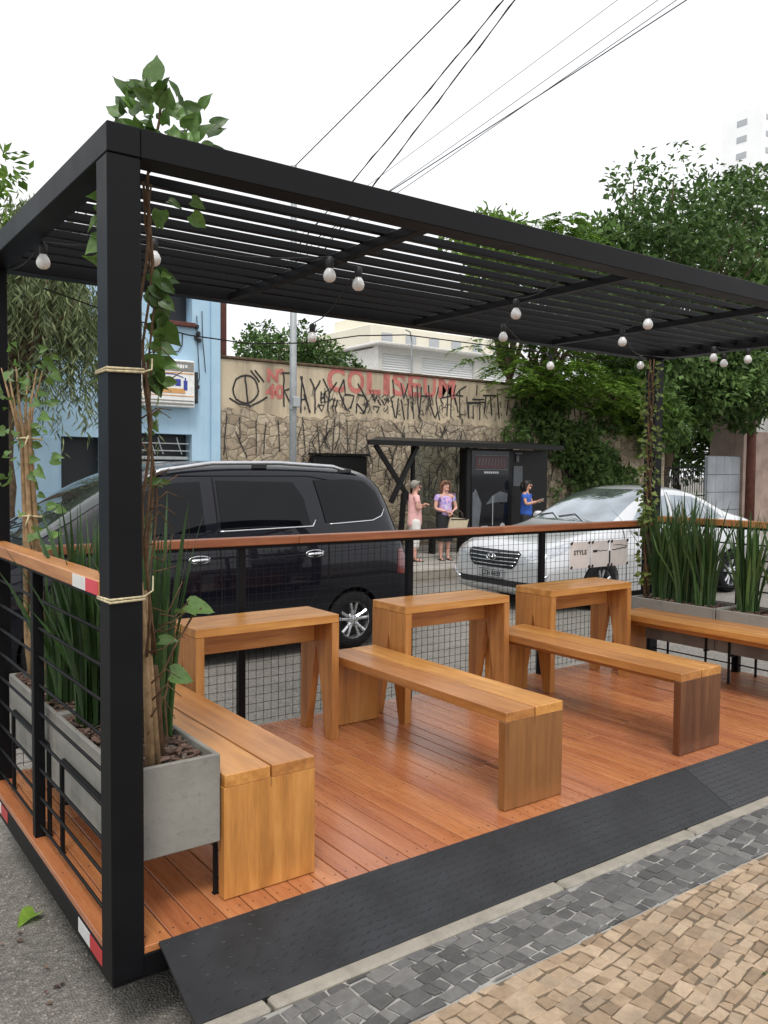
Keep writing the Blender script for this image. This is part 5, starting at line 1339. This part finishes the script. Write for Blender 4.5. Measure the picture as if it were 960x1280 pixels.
# big dark tree at the right: several lobes with an uneven outline
cl = blob((21.5, 13.2, 7.3), (4.4, 3.2, 3.1), 60, 1.0)+blob((18.2, 12.6, 6.9), (2.0, 2.0, 1.7), 22, .7)+blob((24.5, 13.2, 9.0), (3.2, 2.6, 2.2), 26, .9)+blob((20, 12.2, 4.6), (3.0, 1.6, 1.2), 30, .8)+blob((21.2, 11.6, 4.2), (2.6, 1.1, 1.3), 34, .7)+blob((23.6, 12.0, 6.2), (2.4, 1.6, 1.6), 22, .8)+blob((18.3, 11.8, 3.4), (1.6, .9, 1.0), 14, .6)
tree('street_tree', 'large dense dark-green tree rising behind the sedan and the iron gate', (20.6, 12.9, ZK), (20.9, 13.0, 3.6), cl, 210, .21, 'leaf_dark', .24)
tree('garden_tree', 'dark leafy tree filling the gap behind the grey metal gate', (26.5, 16.5, ZK), (26.5, 16.5, 2.2), blob((26.0, 16, 3.4), (4.2, 1.4, 2.6), 44, 1.0), 170, .24, 'leaf_dark', .16)
# lighter feathery tree in front of the wall: layered sprays of leaflets
def sprays(mb, clumps, per, L, tone0, leafl):
    for c, r in clumps:
        for k in range(per):
            q = np.array([random.gauss(0, 1) for _ in range(3)]); q /= np.linalg.norm(q)
            p = np.array(c)+q*np.array(r)*random.uniform(.35, 1.0)
            az = math.atan2(q[1], q[0])+random.gauss(0, .5); d = np.array([math.cos(az), math.sin(az), random.uniform(-.25, .15)]); n = 13
            t = np.linspace(.12, 1, n)[:, None]; ln = L*random.uniform(.7, 1.3)
            ax = p+d*t*ln-np.array([0, 0, 1])*(t**2)*ln*.35
            sd = np.array([-math.sin(az), math.cos(az), random.uniform(-.2, .2)])
            for sg in (-1, 1):
                dd = sd*sg*.85+d*.5+np.array([0, 0, -.12])+rng.normal(size=(n, 3))*.12; dd /= np.linalg.norm(dd, axis=1)[:, None]
                nn = np.array([0, 0, 1.])+rng.normal(size=(n, 3))*.25; nn -= dd*(nn*dd).sum(1)[:, None]; nn /= np.linalg.norm(nn, axis=1)[:, None]
                ll = leafl*(1.05-.6*t[:, 0])*random.uniform(.85, 1.15); leaf_quads(mb, ax, dd, nn, ll, ll*.36, tones(n, tone0+random.uniform(-.2, .2)))
ft = thing('feathery_tree', (15.2, 12.7, ZK), 'lighter green feathery-leaved tree spreading over the graffiti wall and bus shelter', 'tree'); off = tuple(ft.location)
w = MB(); limb(w, (15.2, 12.7, ZK), (15.0, 12.4, 3.7), .17, .13, .04)
c2 = blob((15.0, 11.8, 5.0), (2.6, 1.9, 1.6), 32, .7, .45)+blob((13.7, 11.2, 3.75), (1.4, 1.0, .5), 12, .55, .4)+blob((15.6, 11.0, 3.5), (1.9, 1.0, .55), 16, .6, .4)+blob((13.9, 11.6, 6.9), (1.3, 1.0, .8), 10, .55, .45)+blob((17.2, 11.4, 3.0), (1.4, .7, .7), 10, .6, .5)
for c, r in c2[::2]: limb(w, (15.0, 12.4, 3.7), c, .06, .012, .12)
w.build('trunk', 'bark', ft, True, off)
b = MB(); sprays(b, c2, 17, .55, .45, .17); b.build('crown', 'leaf_mid', ft, off=off)
# dark ivy masses added to deepen the shade under it
b = MB(); clump_leaves(b, blob((16.4, 11.7, 1.9), (2.2, .3, 1.2), 24, .45)+blob((14.3, 11.78, 2.6), (1.0, .2, .7), 10, .35), 170, .15, .6, .5)
tag(b.build('ivy', 'leaf_dark', off=(16, 11.8, ZK)), 'dark ivy added to deepen the shade at the end of the stone wall', 'climber')
tree('round_tree', 'rounded grey-green tree showing above the graffiti wall behind the pole', (10.2, 16.2, ZK), (10.2, 16.2, 2.8), blob((9.6, 16, 4.35), (1.15, 1.1, .75), 22, .5)+blob((11.3, 16.2, 4.1), (1.0, .9, .6), 14, .45), 190, .13, 'leaf_dark', .13)
tree('background_tree', 'yellow-green tree behind the pergola beside the dark tree', (18.3, 17, ZK), (18.3, 17, 4.5), blob((18.0, 16.6, 8.0), (2.4, 1.6, 1.2), 26, .75), 190, .22, 'leaf_light', .2)
# weeping tree by the shop
wt = thing('weeping_tree', (1.7, 9.6, ZK), 'weeping tree with long drooping strands in front of the blue shop', 'tree'); off = tuple(wt.location)
w = MB(); limb(w, (1.7, 9.6, ZK), (1.75, 9.6, 2.3), .13, .10, .04); b = MB()
tops = []
for k in range(64):
    a = random.uniform(0, 2*PI); rr = random.random()**.6*1.4; tops.append(V((1.95+rr*math.cos(a), 9.6+rr*.8*math.sin(a), 3.9+(1.3-rr)*.9+random.uniform(-.5, .3))))
for tp_ in tops[::2]: limb(w, (1.75, 9.6, 2.3), tp_, .045, .010, .14)
w.build('trunk', 'bark', wt, True, off)
for tp_ in tops:
    for j in range(9):
        p = tp_+V((random.gauss(0, .22), random.gauss(0, .2), random.gauss(0, .2))); ln = random.uniform(.4, 1.9); n = 30
        t = np.linspace(0, 1, n); az = random.uniform(0, 2*PI); out = random.uniform(.1, .35)
        ax = np.stack([p.x+math.cos(az)*out*t**.6*ln+.03*np.sin(t*9+j), p.y+math.sin(az)*out*t**.6*ln, p.z+.25*t*(1-t)-t**1.4*ln], 1)
        ax = ax[ax[:, 2] > 1.45]; n = len(ax)
        if n < 4: continue
        d, nn = rand_rot(n); d = d*.7+np.array([0, 0, -.9]); d /= np.linalg.norm(d, axis=1)[:, None]; nn -= d*(nn*d).sum(1)[:, None]; nn /= np.linalg.norm(nn, axis=1)[:, None]
        ll = .15*(.7+.6*rng.random(n)); leaf_quads(b, ax, d, nn, ll, ll*.15, tones(n, .35+.35*random.random()))
b.build('crown', 'leaf_grey', wt, off=off)
tree('light_tree', 'pale yellow-green tree top showing above the pergola beside the blue shop', (1.0, 10.9, ZK), (1.1, 10.8, 3.6), blob((1.6, 10.6, 5.2), (.9, .8, .7), 14, .4), 90, .15, 'leaf_light', .08)

# strap-leaved clumps in the planters
def blades(name, x, y, n, h, spread, label, group):
    t = MB()
    for k in range(int(n*1.9)):
        a = random.uniform(0, 2*PI); r0 = random.random()**.5*.075; bx_, by_ = x+r0*math.cos(a), y+r0*math.sin(a); hh = h*random.uniform(.5, 1.12)
        lean = random.uniform(.02, 1)**1.2*spread*(2.3 if random.random() < .12 else 1); az = a+random.gauss(0, .6); w0 = random.uniform(.006, .0125); tw = random.uniform(0, PI)
        vs = []; m_ = 7
        for i in range(m_+1):
            u = i/m_; px = bx_+math.cos(az)*lean*hh*u**1.7; py = by_+math.sin(az)*lean*hh*u**1.7; pz = .497+hh*u*(1-.12*lean*u*u)
            px = min(max(px, -.5 if x < 2 else L_-.46), .5 if x < 2 else 6)
            ww = w0*(.75+.5*u if u < .5 else 1.0*(1-((u-.5)/.5)**2.2))+.0008
            ca, sa = math.cos(tw+.3*u), math.sin(tw+.3*u); f = .004*(1-u)
            vs += [(px-ca*ww, py-sa*ww, pz), (px-sa*f, py+ca*f, pz), (px+ca*ww, py+sa*ww, pz)]
        fs = []
        for i in range(m_): fs += [(3*i, 3*i+1, 3*i+4, 3*i+3), (3*i+1, 3*i+2, 3*i+5, 3*i+4)]
        t.add(vs, fs, 0, 1. if random.random() < .012 else min(.95, max(0, random.gauss(.45, .22))))
    o = t.build(name, 'leaf_blade', None, True, (x, y, .5)); return tag(o, label, 'plant', group)
G = 'strap-leaved plants in the planters'
blades('strap_leaf_plant', .20, .80, 58, .84, .28, 'tall strap-leaved clump seen beyond the rope-tied post', G)
blades('strap_leaf_plant', .32, .52, 40, .84, .26, 'strap-leaved clump beside the climbing vine and the first table', G)
blades('strap_leaf_plant', .20, 1.22, 40, .74, .42, 'arching strap-leaved clump in the corner planter', G)
XR = L_-.255
for y, n, h, lab in ((1.60, 46, .78, 'strap-leaved clump right against the vine-wrapped far post'), (1.40, 46, .84, 'second strap-leaved clump from the vine-wrapped far post'), (1.20, 46, .80, 'third strap-leaved clump from the vine-wrapped far post'), (.86, 44, .72, 'strap-leaved clump at the start of the darker far planter'), (.58, 40, .72, 'last strap-leaved clump, at the photo edge')):
    blades('strap_leaf_plant', XR+random.uniform(-.03, .03), y, n, h, .3, lab, G)
# heart-shaped leaves of the climbers
HV = (0, .10, .26, .45, .64, .82, 1.0); HW = (.30, .42, .46, .40, .28, .13, .004)
def hleaf(mb, p, d, nn, L, tone=None, curl=.12):
    """a broad pointed leaf with a folded midrib, curled tip and slightly wavy edge"""
    d = V(d).normalized(); nn = V(nn); nn = (nn-d*nn.dot(d)); nn = nn.normalized() if nn.length > 1e-4 else d.orthogonal().normalized(); s = d.cross(nn)
    wid = random.uniform(.72, 1.05); fold = random.uniform(.15, .55); cu = curl*random.uniform(.3, 3.0); bend = random.uniform(-.18, .18); ph = random.uniform(0, 6); p = V(p); vs = []
    for i, (v, w) in enumerate(zip(HV, HW)):
        for u in (-1, -.5, 0, .5, 1):
            a = u*w*wid+bend*v*v; c = v-(.10*abs(u)**2 if i == 0 else 0)-(.05*u*u if i == 1 else 0)
            h = abs(u)*w*fold-cu*v*v+(.035*math.sin(ph+v*9+u*2) if abs(u) == 1 else 0)
            vs.append(p+(s*a+d*c+nn*h)*L)
    fs = [(i*5+k, i*5+k+1, (i+1)*5+k+1, (i+1)*5+k) for i in range(6) for k in range(4)]
    mb.add(vs, fs, 0, random.random()*.93 if tone is None else tone*.93)
vn = thing('climbing_vine', (.22, .22, .50), 'broad-leaved climbing vine tied to the corner post with a leafy top', 'climber'); off = tuple(vn.location)
st = MB()
st.tube([(.20, .20, .49), (.185, .185, .75), (.165, .16, 1.0), (.150, .150, 1.15)], [.018, .014, .011, .009], 7)
st.tube([(.23, .21, .49), (.20, .19, .8), (.17, .16, 1.12)], [.013, .011, .008], 6)
st.build('pale_stem', 'pale_stem', vn, True, off)
st = MB()
st.tube([(.255, .25, .49), (.235, .23, .72), (.22, .215, .85)], [.017, .016, .013], 7)
wav = lambda k, s_: s_*math.sin(k)
for j in range(4):
    st.tube([(.17+.012*j+wav(i*1.3+j, .016), .15+.012*j+wav(i*.9+j*2, .012), .9+i*.13) for i in range(13)], .0052-.0006*j, 5)
for j in range(26):
    z = random.uniform(.6, 1.9); p = V((.19+random.uniform(-.02, .03), .17+random.uniform(-.02, .04), z)); a = random.uniform(-.9, 1.6)
    st.tube([p, p+V((math.cos(a)*.05, math.sin(a)*.05, random.uniform(-.02, .06))), p+V((math.cos(a)*.10, math.sin(a)*.09, random.uniform(-.04, .10)))], [.0035, .0028, .0015], 4)
st.tube([(.25, .25, .5), (.275, .24, .60), (.27, .25, .72), (.30, .27, .80)], .004, 5)
st.tube([(.24, .24, .78), (.33, .29, .90), (.40, .30, 1.0), (.43, .30, 1.02)], .004, 5)
st.tube([(.20, .2, 2.3), (.2, .2, 2.5), (.24, .2, 2.68), (.25, .2, 2.8)], .005, 5); st.tube([(.2, .2, 2.5), (.3, .18, 2.62), (.4, .17, 2.68)], .004, 5)
st.build('brown_stem', 'brown_stem', vn, True, off)
lf = MB()
def cam_n(): return V((-.45+random.gauss(0, .5), -.75+random.gauss(0, .4), .35+random.gauss(0, .4)))
for k in range(105):      # top tuft above the beam
    a = random.uniform(0, 2*PI); rr = random.random()**.5; p = V((.255+.165*rr*math.cos(a), .17+.11*rr*math.sin(a), 2.56+.27*random.random()*(1-.45*rr)))
    hleaf(lf, p, (math.cos(a)*.6+random.gauss(0, .3), math.sin(a)*.5+random.gauss(0, .3), random.uniform(.1, 1.1)), cam_n(), random.uniform(.038, .072))
hleaf(lf, (.205, .15, 2.78), (.02, 0, 1), (-.75, -.5, .1), .095, .5)
for k in range(34):      # down the inner side of the post
    z = random.uniform(1.80, 2.18); p = V((.19+random.uniform(0, .05), .16+random.uniform(-.02, .06), z)); hleaf(lf, p, (random.uniform(.1, 1), random.uniform(-.5, .5), random.uniform(-1, .1)), cam_n(), random.uniform(.045, .082))
for k in range(5): hleaf(lf, (random.uniform(.2, .36), random.uniform(.14, .24), random.uniform(2.36, 2.46)), (random.uniform(-.4, 1), random.uniform(-.4, .4), random.uniform(-.6, .1)), cam_n(), random.uniform(.045, .075))
for k in range(11): hleaf(lf, (random.uniform(.10, .17), random.uniform(.30, .44), random.uniform(2.22, 2.42)), (random.uniform(-1, .2), random.uniform(-.3, .5), random.uniform(-.7, .3)), cam_n(), random.uniform(.06, .095), .9)
for k in range(5): hleaf(lf, (.14+random.uniform(-.03, .03), .30+random.uniform(-.04, .04), 1.88+random.uniform(-.05, .1)), (random.uniform(-1, .2), random.uniform(-.3, .5), random.uniform(-.7, .3)), cam_n(), random.uniform(.05, .08), .8)
hleaf(lf, (.385, .30, 1.02), (.9, -.1, -.05), (-.3, -.6, .8), .10, .75); hleaf(lf, (.35, .29, 1.01), (.2, -.6, .2), (0, -.3, 1), .085, .7); hleaf(lf, (.30, .27, .80), (.8, -.2, -.25), (-.2, -.7, .7), .09, .7); hleaf(lf, (.25, .24, .93), (.5, -.5, .1), (-.3, -.6, .7), .07, .45)
for k in range(9): hleaf(lf, (.2+random.uniform(-.01, .04), .18, random.uniform(1.45, 1.75)), (random.uniform(.2, 1), random.uniform(-.6, .6), random.uniform(-.6, .5)), cam_n(), random.uniform(.025, .045), .5)
lf.build('leaves', 'leaf_vine', vn, True, off)
# climber in the corner planter
cn = thing('tied_climber', (.17, 1.62, .5), 'bundle of pale tied stems with light leaves in the corner planter', 'climber'); off = tuple(cn.location)
st = MB()
for j in range(6):
    a = j*1.05; jx = lambda: random.uniform(-.012, .012); st.tube([(.17+.03*math.cos(a), 1.60+.03*math.sin(a), .49), (.165+jx()+.026*math.cos(a+.5), 1.6+jx()+.026*math.sin(a+.5), .72+jx()), (.16+jx()+.024*math.cos(a+1.2), 1.6+.024*math.sin(a+1.2), .98), (.150+jx()+.026*math.cos(a+.2), 1.6+jx()+.026*math.sin(a+.2), 1.3), (.135+jx()+.028*math.cos(a), 1.6+.028*math.sin(a), 1.62), (.12+.04*math.cos(a), 1.6+.04*math.sin(a), 1.78), (.12+.09*math.cos(a), 1.6+.09*math.sin(a), 1.98)], [random.uniform(.010, .016), .013, .012, .0115, .010, .006, .0025], 6)
st.build('stem', 'pale_stem', cn, True, off)
for z, rr in ((1.12, .052), (1.30, .052), (1.66, .056)):
    r_ = MB(); r_.tube([(.15+rr*math.cos(t*PI/6), 1.6+rr*math.sin(t*PI/6), z+.003*math.sin(t)) for t in range(13)], .005, 5); r_.tube([(.15, 1.55, z), (.12, 1.50, z+.01), (.10, 1.49, z-.04)], .004, 5)
    r_.build('tie', 'rope', cn, True, off)
lf = MB()
for k in range(90):
    a = random.uniform(0, 2*PI); rr = random.random()**.5*.17; p = V((.10+rr*math.cos(a), 1.58+rr*math.sin(a), random.uniform(1.45, 2.1) if k < 75 else random.uniform(1.0, 1.5))); hleaf(lf, p, (math.cos(a), math.sin(a), random.uniform(-.8, .4)), cam_n(), random.uniform(.035, .068), random.uniform(.6, 1))
lf.build('leaves', 'leaf_vine', cn, True, off)
# slim climber on the far post
pv = thing('post_climber', (4.955, 1.735, .5), 'slender small-leaved climber winding up the far post', 'climber'); off = tuple(pv.location)
st = MB()
for j in range(3): st.tube([(4.96+.022*math.sin(i*1.1+j*2.1), 1.735+.02*math.cos(i*1.1+j*2.1), .49+i*.14) for i in range(15)], [.012-.0005*i for i in range(15)], 5)
st.build('stem', 'brown_stem', pv, True, off)
lf = MB()
for k in range(330):
    z = random.uniform(.62, 2.42); a = random.uniform(0, 2*PI); rr = random.uniform(.02, .085); hleaf(lf, (4.96+rr*math.cos(a), 1.735+rr*math.sin(a), z), (math.cos(a), math.sin(a), random.uniform(-.9, .4)), cam_n(), random.uniform(.025, .05))
for k in range(10): hleaf(lf, (4.92+random.uniform(-.1, .0), 1.66, random.uniform(1.16, 1.25)), (-1, random.uniform(-.5, .5), random.uniform(-.3, .3)), (-.3, -.6, .7), .07, .8)
lf.build('leaves', 'leaf_small', pv, True, off)
# fallen leaves on the asphalt
lf = MB(); hleaf(lf, (.012, 1.00, ZS+.008), (-.9, -.5, .02), (0, 0, 1), .10, .95, .05)
tag(lf.build('fallen_leaf', 'leaf_light', off=(.012, 1.0, ZS+.006)), 'yellow-green leaf lying on the asphalt beside the deck', 'leaf')
lf = MB()
for k in range(40): 
    x, y = random.uniform(-1.2, -.02), random.uniform(-.2, 2.2); hleaf(lf, (x, y, ZS+.006), (random.gauss(0, 1), random.gauss(0, 1), .05), (random.gauss(0, .2), random.gauss(0, .2), 1), random.uniform(.012, .03), random.random(), .02)
for k in range(700):
    x, y = random.uniform(-1.3, .12), random.uniform(-.28, 2.2); r_ = random.uniform(.002, .0065)
    lf.box((x, y, ZS+r_*.3), (r_*2, r_*random.uniform(1.2, 2.2), r_*1.4), r_*.5, 1, None, Matrix.Rotation(random.uniform(0, 6), 3, 'Z'))
tag(lf.build('leaf_litter', ['chip', 'kerb']), 'small dry leaf litter and grit scattered on the asphalt', 'litter', None, 'stuff')
lf = MB()
for k in range(60):
    x, y = random.uniform(.6, 4.), random.uniform(-1.6, -.68); a = random.uniform(0, 6.3)
    for j in range(4): hleaf(lf, (x, y, ZK-.010), (math.cos(a+j*1.6), math.sin(a+j*1.6), .5), (0, 0, 1), random.uniform(.008, .016), random.random(), .1)
tag(lf.build('pavement_weeds', 'leaf_mid'), 'tiny green weeds between the tan paving stones', 'weeds', None, 'stuff')

# ------------------------------------------------------------------ light, sky, camera
wd = bpy.data.worlds.new('World'); sc.world = wd; wd.use_nodes = True; nt = wd.node_tree
bg = nt.nodes['Background']; sky = N(nt, 'ShaderNodeTexSky'); sky.sky_type = 'NISHITA'; sky.sun_disc = False
EL, AZ = math.radians(58), math.radians(215)   # sun high, behind the photographer
sky.sun_elevation = EL; sky.sun_rotation = AZ; sky.air_density = 1.0; sky.dust_density = 6.0; sky.ozone_density = 1.0
hs_ = N(nt, 'ShaderNodeHueSaturation'); hs_.inputs['Saturation'].default_value = .12; nt.links.new(sky.outputs[0], hs_.inputs['Color']); nt.links.new(mix(nt, hs_.outputs[0], (3.75, 3.8, 3.9), .86), bg.inputs['Color'])
bg.inputs['Strength'].default_value = SKY
sl = bpy.data.lights.new('sun', 'SUN'); sl.energy = SUN; sl.angle = math.radians(14); sl.color = (1, .96, .9)
so = bpy.data.objects.new('sun', sl); COL.objects.link(so)
dirv = V((math.sin(AZ)*math.cos(EL), math.cos(AZ)*math.cos(EL), math.sin(EL)))   # towards the sun
so.rotation_euler = dirv.to_track_quat('Z', 'Y').to_euler(); so.location = (0, -3, 12)
cd = bpy.data.cameras.new('camera'); co = bpy.data.objects.new('camera', cd); COL.objects.link(co); sc.camera = co
cd.sensor_fit = 'HORIZONTAL'; cd.sensor_width = 36; cd.lens = 36*1053.6/960; cd.clip_start = .05; cd.clip_end = 2000
yaw, pitch, roll = .6285, -.0482, .0088
f_ = V((math.sin(yaw)*math.cos(pitch), math.cos(yaw)*math.cos(pitch), math.sin(pitch))); r0 = V((math.cos(yaw), -math.sin(yaw), 0)); u0 = r0.cross(f_)
rr, uu = r0*math.cos(roll)+u0*math.sin(roll), -r0*math.sin(roll)+u0*math.cos(roll)
co.matrix_world = Matrix(((rr.x, uu.x, -f_.x, -.8289), (rr.y, uu.y, -f_.y, -2.5612), (rr.z, uu.z, -f_.z, 1.5242), (0, 0, 0, 1)))
vs = sc.view_settings; sc.display_settings.display_device = 'sRGB'; vs.view_transform = 'Standard'; vs.look = 'None'; vs.exposure = EXPO; vs.gamma = 1; vs.use_curve_mapping = False
sc.cycles.use_denoising = True; sc.cycles.max_bounces = 8; sc.cycles.transparent_max_bounces = 12
sc.cycles.sample_clamp_indirect = 6
